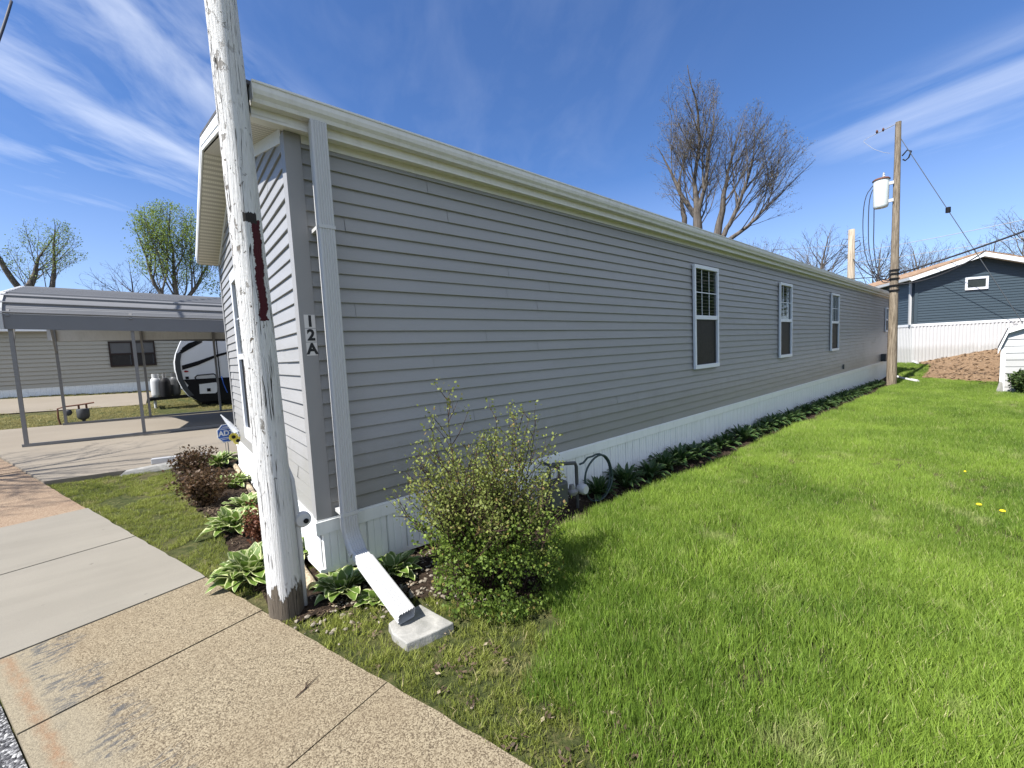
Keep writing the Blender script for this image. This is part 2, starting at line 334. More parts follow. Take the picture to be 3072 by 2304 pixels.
p = t.pos(); n1 = t.noise(p, 22, 6, 0.7); n2 = t.noise(p, 1.4, 5, 0.6)
c = t.ramp(n1, [(0.3, (0.022, 0.028, 0.010)), (0.5, (0.05, 0.06, 0.020)), (0.7, (0.12, 0.11, 0.045))])
c = t.mix(t.ramp(n2, [(0.45, 0.0), (0.7, 0.6)]), c, (0.13, 0.105, 0.055))
t.set(b.inputs['Base Color'], c); t.set(b.inputs['Normal'], t.bump(n1, 1.0, 0.03))

def blade_mat(name, lo, hi, dry, dryamt=0.5, transl=0.35):
    m = bpy.data.materials.new(name); m.use_nodes = True; t = NT(m.node_tree); t.n.clear(); MATS[name] = m
    out = t.add('ShaderNodeOutputMaterial'); p = t.pos()
    cv = t.attr('shade', 'Fac')
    n1 = t.noise(p, 0.75, 5, 0.65); n2 = t.noise(p, 2.3, 4, 0.65)
    f = t.math('ADD', t.math('MULTIPLY', cv, 0.48), t.math('MULTIPLY', t.ramp(n1, [(0.36, 0.0), (0.64, 1.0)]), 0.52))
    c = t.mix(f, lo, hi)
    dr = t.math('MULTIPLY', t.ramp(n2, [(0.60, 0.0), (0.72, 1.0)]), dryamt)
    c = t.mix(dr, c, dry)
    c = t.mix(t.ramp(cv, [(0.955, 0.0), (0.965, 0.85)]), c, dry)
    d = t.add('ShaderNodeBsdfPrincipled'); t.set(d.inputs['Base Color'], c); d.inputs['Roughness'].default_value = 0.55; d.inputs['Specular IOR Level'].default_value = 0.25
    tr = t.add('ShaderNodeBsdfTranslucent'); t.set(tr.inputs[0], t.mix(0.6, c, hi))
    mx = t.add('ShaderNodeMixShader'); mx.inputs[0].default_value = transl
    t.l.new(d.outputs[0], mx.inputs[1]); t.l.new(tr.outputs[0], mx.inputs[2]); t.l.new(mx.outputs[0], out.inputs[0])
    return m
blade_mat('grass_blade', (0.055, 0.115, 0.015), (0.30, 0.42, 0.065), (0.50, 0.48, 0.24), 0.5)
blade_mat('rough_grass_blade', (0.12, 0.15, 0.030), (0.34, 0.37, 0.080), (0.42, 0.34, 0.19), 0.8)
blade_mat('dry_grass_blade', (0.17, 0.17, 0.06), (0.42, 0.37, 0.16), (0.50, 0.38, 0.20), 0.9)
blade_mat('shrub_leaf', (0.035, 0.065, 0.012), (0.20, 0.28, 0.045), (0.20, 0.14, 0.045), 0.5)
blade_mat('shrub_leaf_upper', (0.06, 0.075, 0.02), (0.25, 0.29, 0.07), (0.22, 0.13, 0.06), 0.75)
blade_mat('purple_leaf', (0.035, 0.022, 0.014), (0.13, 0.075, 0.035), (0.10, 0.10, 0.03), 0.6, 0.2)
blade_mat('red_leaf', (0.06, 0.020, 0.012), (0.19, 0.075, 0.035), (0.12, 0.09, 0.03), 0.5, 0.2)
blade_mat('spring_leaf', (0.09, 0.14, 0.022), (0.24, 0.32, 0.06), (0.22, 0.20, 0.07), 0.3)
blade_mat('bud_leaf', (0.09, 0.075, 0.05), (0.16, 0.14, 0.07), (0.12, 0.08, 0.06), 0.5, 0.2)
blade_mat('conifer_leaf', (0.020, 0.040, 0.012), (0.07, 0.11, 0.025), (0.10, 0.12, 0.03), 0.3, 0.1)
blade_mat('litter', (0.025, 0.016, 0.010), (0.16, 0.115, 0.075), (0.34, 0.28, 0.20), 0.45, 0.0)
blade_mat('pale_pebble', (0.10, 0.085, 0.065), (0.27, 0.235, 0.185), (0.22, 0.16, 0.115), 0.3, 0.0)
blade_mat('tan_litter', (0.16, 0.10, 0.06), (0.34, 0.24, 0.15), (0.52, 0.42, 0.30), 0.4, 0.0)
blade_mat('dark_hill_leaf', (0.03, 0.035, 0.02), (0.10, 0.10, 0.05), (0.12, 0.09, 0.06), 0.5, 0.0)

def hosta_mat(name, dark, mid, margin, mw):
    m = bpy.data.materials.new(name); m.use_nodes = True; t = NT(m.node_tree); t.n.clear(); MATS[name] = m
    out = t.add('ShaderNodeOutputMaterial'); uv = t.coord('UV'); a, bb, _ = t.sep(uv)
    au = t.math('ABSOLUTE', t.math('SUBTRACT', t.math('MULTIPLY', a, 2.0), 1.0))
    n = t.noise(t.mapping(uv, scale=(1, 3, 1)), 7, 4, 0.7)
    e = t.ramp(t.math('ADD', au, t.math('MULTIPLY', t.math('SUBTRACT', n, 0.5), 0.35)), [(mw-0.05, 0.0), (mw+0.05, 1.0)])
    rib = t.math('SINE', t.math('MULTIPLY', a, 56.0))
    c = t.mix(t.math('ADD', t.math('MULTIPLY', rib, 0.25), t.math('MULTIPLY', n, 0.6), clamp=True), dark, mid)
    c = t.mix(e, c, margin)
    d = t.add('ShaderNodeBsdfPrincipled'); t.set(d.inputs['Base Color'], c); d.inputs['Roughness'].default_value = 0.38; d.inputs['Specular IOR Level'].default_value = 0.45
    t.set(d.inputs['Normal'], t.bump(rib, 0.25, 0.003))
    tr = t.add('ShaderNodeBsdfTranslucent'); t.set(tr.inputs[0], c)
    mx = t.add('ShaderNodeMixShader'); mx.inputs[0].default_value = 0.28
    t.l.new(d.outputs[0], mx.inputs[1]); t.l.new(tr.outputs[0], mx.inputs[2]); t.l.new(mx.outputs[0], out.inputs[0])
hosta_mat('hosta_bright', (0.085, 0.15, 0.025), (0.21, 0.30, 0.055), (0.56, 0.60, 0.30), 0.78)
hosta_mat('hosta_dark', (0.022, 0.055, 0.016), (0.06, 0.12, 0.03), (0.20, 0.25, 0.09), 0.90)

def shingle(name, a, b_, c_):
    m, t, b = newmat(name, None, 0.95, 0, 0.1); p = t.coord('Object')
    br = t.add('ShaderNodeTexBrick'); t.set(br.inputs['Vector'], p); br.inputs['Scale'].default_value = 1.0
    br.inputs['Brick Width'].default_value = 0.30; br.inputs['Row Height'].default_value = 0.14; br.inputs['Mortar Size'].default_value = 0.006
    t.set(br.inputs['Color1'], a); t.set(br.inputs['Color2'], b_); t.set(br.inputs['Mortar'], tuple(v*0.5 for v in a))
    c = t.mix(t.math('MULTIPLY', t.noise(p, 3.0, 6, 0.7), 0.7), br.outputs[0], c_)
    t.set(b.inputs['Base Color'], c); t.set(b.inputs['Normal'], t.bump(t.noise(p, 80, 3, 0.7), 0.5, 0.01))
shingle('brown_shingle', (0.20, 0.125, 0.08), (0.36, 0.25, 0.165), (0.27, 0.18, 0.12))
shingle('grey_shingle', (0.07, 0.07, 0.075), (0.14, 0.14, 0.145), (0.10, 0.10, 0.105))

# ------------------------------------------------------------------ mesh helpers
def link(ob, parent=None):
    COL.objects.link(ob)
    if parent is not None: ob.parent = parent
    return ob
def tag(o, label=None, cat=None, group=None, kind=None):
    if label: o['label'] = label
    if cat: o['category'] = cat
    if group: o['group'] = group
    if kind: o['kind'] = kind
    return o
def empty(name, loc=(0, 0, 0), label=None, cat=None, group=None):
    o = bpy.data.objects.new(name, None); o.empty_display_size = 0.2; COL.objects.link(o); o.location = loc
    return tag(o, label, cat, group)
def mesh_np(name, V, Fc, mat, parent=None, uv=None, shade=None, smooth=False, matidx=None, mats=None):
    """V (N,3); Fc (M,k) equal sized faces; uv per-vertex (N,2); shade per-vertex float"""
    V = np.asarray(V, dtype=np.float32); Fc = np.asarray(Fc, dtype=np.int32); k = Fc.shape[1]
    me = bpy.data.meshes.new(name)
    me.vertices.add(len(V)); me.vertices.foreach_set('co', V.ravel())
    me.loops.add(Fc.size); me.loops.foreach_set('vertex_index', Fc.ravel())
    me.polygons.add(len(Fc)); me.polygons.foreach_set('loop_start', np.arange(0, Fc.size, k, dtype=np.int32))
    me.polygons.foreach_set('loop_total', np.full(len(Fc), k, dtype=np.int32))
    me.polygons.foreach_set('use_smooth', np.full(len(Fc), bool(smooth)))
    if uv is not None:
        l = me.uv_layers.new(name='UVMap'); l.data.foreach_set('uv', np.asarray(uv, dtype=np.float32)[Fc.ravel()].ravel())
    if shade is not None:
        a = me.attributes.new('shade', 'FLOAT', 'POINT'); a.data.foreach_set('value', np.asarray(shade, dtype=np.float32))
    for mm in (mats or [mat]): me.materials.append(MATS[mm])
    if matidx is not None: me.polygons.foreach_set('material_index', np.asarray(matidx, dtype=np.int32))
    me.update(calc_edges=True); me.validate()
    if name is None: return me
    return link(bpy.data.objects.new(name, me), parent)
class MB:
    def __init__(self): self.v = []; self.f = []; self.mi = []; self.cur = 0; self.uv = {}
    def add(self, vs, fs):
        o = len(self.v); self.v += [tuple(q) for q in vs]
        for f in fs: self.f.append([o+i for i in f]); self.mi.append(self.cur)
    def box(self, a, b):
        (x0, y0, z0), (x1, y1, z1) = a, b
        x0, x1 = min(x0, x1), max(x0, x1); y0, y1 = min(y0, y1), max(y0, y1); z0, z1 = min(z0, z1), max(z0, z1)
        vs = [(x0, y0, z0), (x1, y0, z0), (x1, y1, z0), (x0, y1, z0), (x0, y0, z1), (x1, y0, z1), (x1, y1, z1), (x0, y1, z1)]
        self.add(vs, [(0, 3, 2, 1), (4, 5, 6, 7), (0, 1, 5, 4), (1, 2, 6, 5), (2, 3, 7, 6), (3, 0, 4, 7)])
    def hexa(self, vs): self.add(vs, [(0, 3, 2, 1), (4, 5, 6, 7), (0, 1, 5, 4), (1, 2, 6, 5), (2, 3, 7, 6), (3, 0, 4, 7)])
    def prism(self, poly, ext):
        n = len(poly); e = Vector(ext); a = [Vector(q) for q in poly]
        self.add(a + [q+e for q in a], [list(range(n))[::-1], list(range(n, 2*n))] + [(i, (i+1) % n, n+(i+1) % n, n+i) for i in range(n)])
    def sweep(self, path, prof, side=(1, 0, 0), closed=True, caps=True, scales=None):
        """prof: 2-d points (a along side, b along side x tangent)"""
        path = [Vector(q) for q in path]; n = len(prof); rings = []; s0 = Vector(side)
        for i, q in enumerate(path):
            tg = (path[min(i+1, len(path)-1)] - path[max(i-1, 0)]).normalized()
            s = (s0 - tg*s0.dot(tg)).normalized(); o = tg.cross(s)
            k = scales[i] if scales else 1.0
            rings.append([q + s*a*k + o*b_*k for a, b_ in prof])
        vs = [p_ for r_ in rings for p_ in r_]; fs = []
        for i in range(len(path)-1):
            for j in range(n if closed else n-1):
                j2 = (j+1) % n; fs.append((i*n+j, i*n+j2, (i+1)*n+j2, (i+1)*n+j))
        if caps and closed: fs.append(list(range(n))[::-1]); fs.append([(len(path)-1)*n+j for j in range(n)])
        self.add(vs, fs)
    def tube(self, path, r, n=8, caps=True):
        path = [Vector(q) for q in path]
        rr = r if isinstance(r, (list, tuple)) else [r]*len(path)
        tg0 = (path[1]-path[0]).normalized(); side = Vector((0, 0, 1)).cross(tg0)
        if side.length < 0.1: side = Vector((1, 0, 0))
        side.normalize(); vs = []; fs = []; prev = side
        for i, q in enumerate(path):
            tg = (path[min(i+1, len(path)-1)] - path[max(i-1, 0)]).normalized()
            s = (prev - tg*prev.dot(tg)).normalized(); prev = s; o = tg.cross(s)
            for j in range(n):
                a = 2*PI*j/n; vs.append(q + s*math.cos(a)*rr[i] + o*math.sin(a)*rr[i])
        for i in range(len(path)-1):
            for j in range(n): fs.append((i*n+j, i*n+(j+1) % n, (i+1)*n+(j+1) % n, (i+1)*n+j))
        if caps: fs.append(list(range(n))[::-1]); fs.append([(len(path)-1)*n+j for j in range(n)])
        self.add(vs, fs)
    def lathe(self, prof, c=(0, 0, 0), n=24, axis='z'):
        """prof: (radius, height)"""
        c = Vector(c); vs = []; fs = []
        for r_, h in prof:
            for j in range(n):
                a = 2*PI*j/n; q = (r_*math.cos(a), r_*math.sin(a), h)
                if axis == 'y': q = (q[0], -q[2], q[1])
                if axis == 'x': q = (q[2], q[0], q[1])
                vs.append(c+Vector(q))
        for i in range(len(prof)-1):
            for j in range(n): fs.append((i*n+j, i*n+(j+1) % n, (i+1)*n+(j+1) % n, (i+1)*n+j))
        fs.append(list(range(n))[::-1]); fs.append([(len(prof)-1)*n+j for j in range(n)])
        self.add(vs, fs)
    def build(self, name, mat, parent=None, smooth=False, mats=None, bevel=0.0, autosmooth=False):
        me = bpy.data.meshes.new(name); me.from_pydata(self.v, [], self.f)
        for mm in (mats or [mat]): me.materials.append(MATS[mm])
        me.polygons.foreach_set('material_index', self.mi)
        bm = bmesh.new(); bm.from_mesh(me); bmesh.ops.recalc_face_normals(bm, faces=bm.faces)
        if bevel > 0:
            bmesh.ops.remove_doubles(bm, verts=bm.verts, dist=1e-5)
            ed = [e for e in bm.edges if len(e.link_faces) == 2 and e.calc_face_angle(0) > 0.6]
            bmesh.ops.bevel(bm, geom=ed, offset=bevel, segments=2, affect='EDGES', profile=0.5)
        bm.to_mesh(me); bm.free()
        me.polygons.foreach_set('use_smooth', [bool(smooth or autosmooth)]*len(me.polygons))
        if autosmooth: me.set_sharp_from_angle(angle=R(38))
        return link(bpy.data.objects.new(name, me), parent)
def box_ob(name, a, b, mat, parent=None, bevel=0.0):
    m_ = MB(); m_.box(a, b); return m_.build(name, mat, parent, bevel=bevel)

# ------------------------------------------------------------------ terrain
def smst(a, b, x):
    t = np.clip((x-a)/(b-a), 0, 1); return t*t*(3-2*t)
def G(x, y):
    x = np.asarray(x, dtype=float); y = np.asarray(y, dtype=float)
    z = np.where(x < 2, -.45-.03*x, -.51-.014*(x-2)); z = np.clip(z, -.78, -.27)
    z = z + .088*np.clip(y-13.3, 0, 8.7)*(1-smst(6, 12, x))
    wt = np.clip((x-19)/8., 0, 1); h = -.38+np.clip(-.3-y, 0, 9)*.2
    return np.where(x > 19, z+(h-z)*wt, z)
def g(x, y): return float(G(x, y))
def inpoly(px, py, poly):
    px = np.asarray(px); py = np.asarray(py); ins = np.zeros(px.shape, bool); n = len(poly)
    for i in range(n):
        x0, y0 = poly[i]; x1, y1 = poly[(i+1) % n]
        c = ((y0 > py) != (y1 > py)); xi = (x1-x0)*(py-y0)/((y1-y0) if y1 != y0 else 1e-9)+x0
        ins ^= c & (px < xi)
    return ins
def axis_pts(parts):
    out = []
    for a, b_, st in parts: out += list(np.arange(a, b_, st))
    return np.array(out+[parts[-1][1]])
xs = axis_pts([(-300, -60, 40), (-60, -12, 4), (-12, -3, .5), (-3, 7, .1), (7, 21, .25), (21, 32, .5), (32, 80, 4), (80, 400, 40)])
ys = axis_pts([(-300, -60, 40), (-60, -10, 4), (-10, -4, .5), (-4, 1, .1), (1, 14, .25), (14, 24, .5), (24, 80, 4), (80, 400, 40)])
GX, GY = np.meshgrid(xs, ys); GZ = G(GX, GY)
near = (np.abs(GX-3) < 20) & (np.abs(GY-2) < 20)
GZ = GZ - 0.012 + np.where(near, rng.uniform(-.006, .006, GX.shape), 0)
ii, jj = np.meshgrid(np.arange(len(ys)-1), np.arange(len(xs)-1), indexing='ij'); nx = len(xs)
Fg = np.stack([ii*nx+jj, ii*nx+jj+1, (ii+1)*nx+jj+1, (ii+1)*nx+jj], -1).reshape(-1, 4)
ground = mesh_np('ground', np.stack([GX, GY, GZ], -1).reshape(-1, 3), Fg, 'turf_soil', smooth=True); tag(ground, kind='structure')

def sheet(name, poly, cell, dz, mat, rough=0.0, skirt=0.0):
    P = np.array(poly); x0, y0 = P.min(0)-cell; x1, y1 = P.max(0)+cell
    xa = np.arange(x0, x1, cell); ya = np.arange(y0, y1, cell); X, Y = np.meshgrid(xa, ya)
    Z = G(X, Y)+dz+rng.uniform(-rough, rough, X.shape); n = len(xa)
    ci, cj = np.meshgrid(np.arange(len(ya)-1), np.arange(n-1), indexing='ij')
    cx = X[:-1, :-1]+cell/2; cy = Y[:-1, :-1]+cell/2; k = inpoly(cx, cy, poly)
    F_ = np.stack([ci*n+cj, ci*n+cj+1, (ci+1)*n+cj+1, (ci+1)*n+cj], -1)[k]
    used, inv = np.unique(F_.ravel(), return_inverse=True)
    V = np.stack([X, Y, Z], -1).reshape(-1, 3)[used]
    o = mesh_np(name, V, inv.reshape(-1, 4), mat, smooth=True); tag(o, kind='structure'); return o
BED = [(-.80, 5.02), (-.74, 4.1), (-.62, 2.6), (-.46, 1.86), (-.44, .80), (-.36, .06), (-.24, -.36), (.0, -.40), (.28, -.50), (.45, -.66), (.75, -1.10), (1.1, -1.08), (1.35, -.85), (1.7, -.56), (2.2, -.46), (4, -.51), (6.7, -.50),
       (13.7, -.58), (18.4, -.55), (21.9, -.45), (21.9, .1), (0.0, .1), (0.0, 4.35), (.12, 4.5), (.12, 5.02)]
sheet('mulch_bed', BED, 0.05, 0.004, 'soil', 0.008)
SLOPE = [(19.6, -3.3), (20.0, -2.0), (20.8, -1.1), (22.6, -1.15), (24.6, -1.0), (26.4, -.45), (28.6, -4.3), (28.4, -6.5), (19.6, -6.0)]
sheet('mulch_slope', SLOPE, 0.15, 0.03, 'tan_mulch', 0.02)

# sidewalk in street coordinates: s along the edge, t towards the road
S0 = Vector((.185, -1.866)); SD = Vector((-.3082, .9513)); SN = Vector((-.9513, -.3082))
def st(s, t_): q = S0+SD*s+SN*t_; return q.x, q.y
cuts = [-4.2, -2.95, -1.7, -.45, .754, 1.858, 2.618, 3.997, 5.436, 7.364, 8.7, 10.1, 11.6, 14, 18, 24]
TW = 0.957
sv, sf, suv, smi = [], [], [], []
for i in range(len(cuts)-1):
    a, b_ = cuts[i]+.004, cuts[i+1]-.004; lift = random.uniform(0, .006) + (.008 if 6 <= i <= 7 else 0)
    mi = 1 if 6 <= i <= 7 else (2 if i >= 8 else 0)
    ns = max(2, int((b_-a)/.1)); nt = 9
    # top grid with slightly ragged outer edges
    idx = {}
    for q in range(ns+1):
        for r_ in range(nt+1):
            s = a+(b_-a)*q/ns; tt = TW*r_/nt
            if r_ == 0: tt += random.uniform(-.005, .005)
            x, y = st(s, tt); idx[q, r_] = len(sv); sv.append((x, y, g(x, y)+.012+lift)); suv.append((s, tt))
    for q in range(ns):
        for r_ in range(nt): sf.append((idx[q, r_], idx[q+1, r_], idx[q+1, r_+1], idx[q, r_+1])); smi.append(mi)
    ring = [idx[q, 0] for q in range(ns+1)] + [idx[ns, r_] for r_ in range(1, nt+1)] + [idx[q, nt] for q in range(ns-1, -1, -1)] + [idx[0, r_] for r_ in range(nt-1, 0, -1)]
    low = []
    for q in ring: x, y, z = sv[q]; low.append(len(sv)); sv.append((x, y, z-.12)); suv.append(suv[q])
    for q in range(len(ring)): q2 = (q+1) % len(ring); sf.append((ring[q], low[q], low[q2], ring[q2])); smi.append(mi)
sw = mesh_np('sidewalk', sv, sf, None, uv=suv, matidx=smi, mats=['aggregate_tan', 'concrete_grey', 'aggregate_pink']); tag(sw, kind='structure')
RP = [st(-9, TW+.006), st(24, TW+.006), st(24, 9), st(-9, 9)]
rv = []; n1, n2 = 60, 14
for i in range(n1+1):
    for j in range(n2+1):
        x, y = st(-9+33*i/n1, TW+.006+8*j/n2); rv.append((x, y, g(x, y)-.002-.02*min(1, j)))
mesh_np('road', rv, [(i*(n2+1)+j, (i+1)*(n2+1)+j, (i+1)*(n2+1)+j+1, i*(n2+1)+j+1) for i in range(n1) for j in range(n2)], 'asphalt'); tag(bpy.data.objects['road'], kind='structure')

def slab(name, poly, dz, th, mat):
    P = np.array(poly); me = bmesh.new(); top = [me.verts.new((x, y, g(x, y)+dz)) for x, y in poly]
    f = me.faces.new(top); r_ = bmesh.ops.extrude_face_region(me, geom=[f]); 
    for v_ in r_['geom']:
        if isinstance(v_, bmesh.types.BMVert): v_.co.z -= th
    bmesh.ops.triangulate(me, faces=me.faces); bmesh.ops.recalc_face_normals(me, faces=me.faces)
    d = bpy.data.meshes.new(name); me.to_mesh(d); me.free(); d.materials.append(MATS[mat])
    return tag(link(bpy.data.objects.new(name, d)), kind='structure')
ed = st(7.37, -.006); ed2 = st(15.9, -.006)
slab('driveway', [(ed[0], 5.14), (-1.0, 5.12), (.15, 5.12), (1.99, 5.12), (1.99, 13.28), (ed2[0], 13.28)], .045, .16, 'driveway_concrete')
slab('driveway', [(2.01, 5.12), (12, 5.12), (12, 13.28), (2.01, 13.28)], .045, .16, 'driveway_concrete')
sheet('far_driveway', [(-9, 16.3), (-1.5, 16.1), (-1.1, 19.2), (-9, 19.8)], 0.2, 0.02, 'driveway_concrete')
# dirt strip where the driveway meets the lawn is left as bare ground

# ------------------------------------------------------------------ vinyl siding builder
def siding(name, org, ud, nrm, width, z0, ztop, course, mat, parent, lim=None, proud=0.012, seamlen=3.7, seed=1):
    rs = random.Random(seed); org = Vector(org); ud = Vector(ud); nrm = Vector(nrm); V, F_ = [], []
    k = 0; z = z0
    while z < ztop-1e-4:
        z1 = min(z+course, ztop); fr = (z1-z)/course
        a0, b0 = lim(z) if lim else (0, width); a1, b1 = lim(z1) if lim else (0, width)
        if b0-a0 > .02:
            cutsx = [a0]; q = a0+rs.uniform(.3, seamlen)
            while q < b0-.25: cutsx.append(q); q += seamlen*rs.uniform(.75, 1.0)
            cutsx.append(b0)
            for i in range(len(cutsx)-1):
                e = rs.uniform(0, .0040); ua, ub = cutsx[i], cutsx[i+1]
                if i > 0: ua += .003
                fa = lambda u_: max(a1, u_) if True else u_
                ta, tb = max(a1, ua), min(b1, ub)
                if tb-ta < 0.005: ta = tb = (ta+tb)/2
                d0, d1 = proud+e, proud*(1-fr)+e*.3+.0005
                dm = proud*(1-.45*fr)+e
                zm = z+(z1-z)*.5
                o = len(V)
                def P(u_, zz_, d): return tuple(org+ud*u_+nrm*d+Vector((0, 0, zz_)))
                V += [P(ua, z, 0), P(ub, z, 0), P(ub, z, d0), P(ua, z, d0), P(ub, z+.003, d0+.0008), P(ua, z+.003, d0+.0008), P(tb, z1, d1), P(ta, z1, d1)]
                F_ += [(o, o+1, o+2, o+3), (o+3, o+2, o+4, o+5), (o+5, o+4, o+6, o+7)]
        z = z1; k += 1
    return mesh_np(name, V, F_, mat, parent)
def backing(name, pts, mat, parent):
    m_ = MB(); m_.add(pts, [list(range(len(pts)))]); return m_.build(name, mat, parent)

def skirting(name, org, ud, nrm, width, ztop, zbot, mat, parent, pitch=.152, depth=.012, style='groove'):
    org = Vector(org); ud = Vector(ud); nrm = Vector(nrm); V, F_ = [], []; u_ = 0; pts = []
    while u_ < width:
        if style == 'groove':
            for du, d in ((0, 0), (.008, depth), (.044, depth), (.049, depth-.006), (.054, depth), (.096, depth), (.101, depth-.006), (.106, depth), (.144, depth)): pts.append((u_+du*pitch/.152, d))
        else:
            for du, d in ((0, 0), (.02, depth), (.06, depth), (.08, 0)): pts.append((u_+du*pitch/.1, d))
        u_ += pitch
    pts = [q for q in pts if q[0] < width]+[(width, depth)]
    for u_, d in pts:
        q = org+ud*u_+nrm*d; V += [(q.x, q.y, zbot(u_)), (q.x, q.y, ztop)]
    F_ = [(2*i, 2*i+2, 2*i+3, 2*i+1) for i in range(len(pts)-1)]
    return mesh_np(name, V, F_, mat, parent)
def band_along(m_, org, ud, nrm, width, zlo, zhi, d0, d1, n=24):
    org = Vector(org); ud = Vector(ud); nrm = Vector(nrm)
    for i in range(n):
        a, b_ = width*i/n, width*(i+1)/n
        q = [org+ud*a+nrm*d0, org+ud*b_+nrm*d0, org+ud*b_+nrm*d1, org+ud*a+nrm*d1]
        la, lb, ha, hb = zlo(a), zlo(b_), zhi(a), zhi(b_)
        lo = [la, lb, lb, la]; hi = [ha, hb, hb, ha]
        m_.hexa([(q[j].x, q[j].y, lo[j]) for j in range(4)]+[(q[j].x, q[j].y, hi[j]) for j in range(4)])

# ------------------------------------------------------------------ main grey mobile home
LEN, WID, C_ = 21.84, 4.30, 0.0975
FZ, PITCH, EAVE = 2.468, .286, 2.66
home = empty('mobile_home', (0, 0, 0), 'long grey vinyl sided mobile home with white skirting, running away from the street corner', 'mobile home')
wall = siding('wall', (0, 0, 0), (1, 0, 0), (0, -1, 0), LEN, 0, FZ, C_, 'grey_siding', home, proud=.015, seed=3)
MR = lambda y: FZ+PITCH*min(y, WID-y)
siding('wall', (0, 0, 0), (0, 1, 0), (-1, 0, 0), WID, 0, FZ+PITCH*WID/2-.02, C_, 'grey_siding', home, lim=lambda z: (max(0, (z-FZ)/PITCH), min(WID, WID-(z-FZ)/PITCH)), seamlen=2.2, seed=11)
m_ = MB(); m_.add([(.0, .003, -.4), (LEN, .003, -.8), (LEN, .003, 2.6), (0, .003, 2.6)], [(0, 1, 2, 3)])
m_.add([(.003, .003, -.4), (.003, WID, -.4), (.003, WID, 2.6), (.003, WID/2, 3.2), (.003, .003, 2.6)], [(0, 1, 2, 3, 4)])
m_.add([(LEN, 0, -.8), (LEN, WID, -.8), (LEN, WID, 2.6), (LEN, WID/2, 3.2), (LEN, 0, 2.6)], [(0, 1, 2, 3, 4)])
m_.add([(0, WID, -.4), (LEN, WID, -.8), (LEN, WID, 2.6), (0, WID, 2.6)], [(0, 1, 2, 3)])
m_.build('wall', 'grey_siding', home)
# corner posts
m_ = MB(); m_.prism([(-.022, -.022, .0), (.075, -.022, 0), (.075, -.001, 0), (.0, -.001, 0), (-.001, .0, 0), (-.001, .075, 0), (-.022, .075, 0)], (0, 0, 2.512))
m_.build('corner_post', 'grey_trim', home)
m_ = MB(); m_.box((-.022, WID-.07, 0), (.0, WID+.02, 2.50)); m_.build('corner_post', 'grey_trim', home)
m_ = MB(); m_.box((LEN-.07, -.022, 0), (LEN+.02, -.001, 2.46)); m_.build('corner_post', 'grey_trim', home)
# skirting with top band and bottom rail
def zb_long(x): return float(np.interp(x, [0, .6, 2.8, 3.5, 21.84], [-.36, -.42, -.49, -.515, -.80]))
def zb_gab(y): return float(np.interp(y, [0, .5, 4.3], [-.36, -.41, -.42]))
skirting('skirting', (0, -.004, 0), (1, 0, 0), (0, -1, 0), LEN, -.085, zb_long, 'skirt_white', home, depth=.021)
skirting('skirting', (-.004, 0, 0), (0, 1, 0), (-1, 0, 0), WID, -.085, zb_gab, 'white_vinyl', home)
m_ = MB()
band_along(m_, (-.034, 0, 0), (1, 0, 0), (0, -1, 0), LEN+.04, lambda u: -.100, lambda u: -.012, .018, .034, 1)
band_along(m_, (-.028, 0, 0), (1, 0, 0), (0, -1, 0), LEN+.03, lambda u: -.011, lambda u: -.001, .003, .026, 1)
m_.build('skirt_band', 'skirt_white', home)
m_ = MB()
band_along(m_, (0, -.016, 0), (0, 1, 0), (-1, 0, 0), WID, lambda u: -.100, lambda u: -.012, .018, .0335, 1)
band_along(m_, (0, -.003, 0), (0, 1, 0), (-1, 0, 0), WID, lambda u: -.011, lambda u: -.001, .003, .0255, 1)
m_.build('skirt_band', 'white_vinyl', home)
m_ = MB(); band_along(m_, (-.026, 0, 0), (1, 0, 0), (0, -1, 0), LEN+.03, lambda u: zb_long(u)-.012, lambda u: zb_long(u)+.018, .003, .024, 40)
m_.build('skirt_rail', 'skirt_white', home)
m_ = MB(); band_along(m_, (0, -.003, 0), (0, 1, 0), (-1, 0, 0), WID, lambda u: zb_gab(u)-.012, lambda u: zb_gab(u)+.018, .003, .0235, 12)
m_.build('skirt_rail', 'white_vinyl', home)
# vertical utility panel joint in the skirting
m_ = MB(); m_.box((5.62, -.019, zb_long(5.6)+.02), (5.70, -.017, -.102)); m_.build('skirt_joint', 'skirt_white', home)
# eave along the lawn side: frieze, soffit, fascia, gutter
XO0, XO1 = -.20, LEN+.22
m_ = MB(); m_.box((.08, -.016, FZ-.002), (LEN, .0, 2.516)); m_.build('frieze', 'cream_soffit', home)
m_ = MB(); m_.add([(XO0, .0, 2.517), (XO1, .0, 2.517), (XO1, -.088, 2.517), (XO0, -.088, 2.517)], [(0, 1, 2, 3)]); m_.build('soffit', 'cream_soffit', home)
m_ = MB(); m_.box((XO0, -.108, 2.498), (XO1, -.09, 2.66)); m_.box((XO0, -.1095, 2.516), (XO1, -.1085, 2.56)); m_.build('fascia', 'cream_soffit', home)
gp = [(-.110, 2.650), (-.110, 2.556), (-.172, 2.552), (-.180, 2.572), (-.196, 2.590), (-.203, 2.612), (-.204, 2.640), (-.210, 2.643), (-.210, 2.654), (-.200, 2.654), (-.198, 2.646), (-.196, 2.62), (-.17, 2.566), (-.116, 2.566), (-.116, 2.65)]
m_ = MB(); m_.prism([(XO0, y, z) for y, z in gp], (XO1-XO0, 0, 0)); m_.box((XO0-.003, -.209, 2.554), (XO0-.0005, -.111, 2.652))
m_.build('gutter', 'gutter_paint', home)
m_ = MB(); m_.prism([(XO0, WID+.11+y_, z_) for y_, z_ in ((0, 2.55), (.09, 2.55), (.10, 2.65), (0, 2.65))], (XO1-XO0, 0, 0)); m_.build('gutter', 'gutter_paint', home)
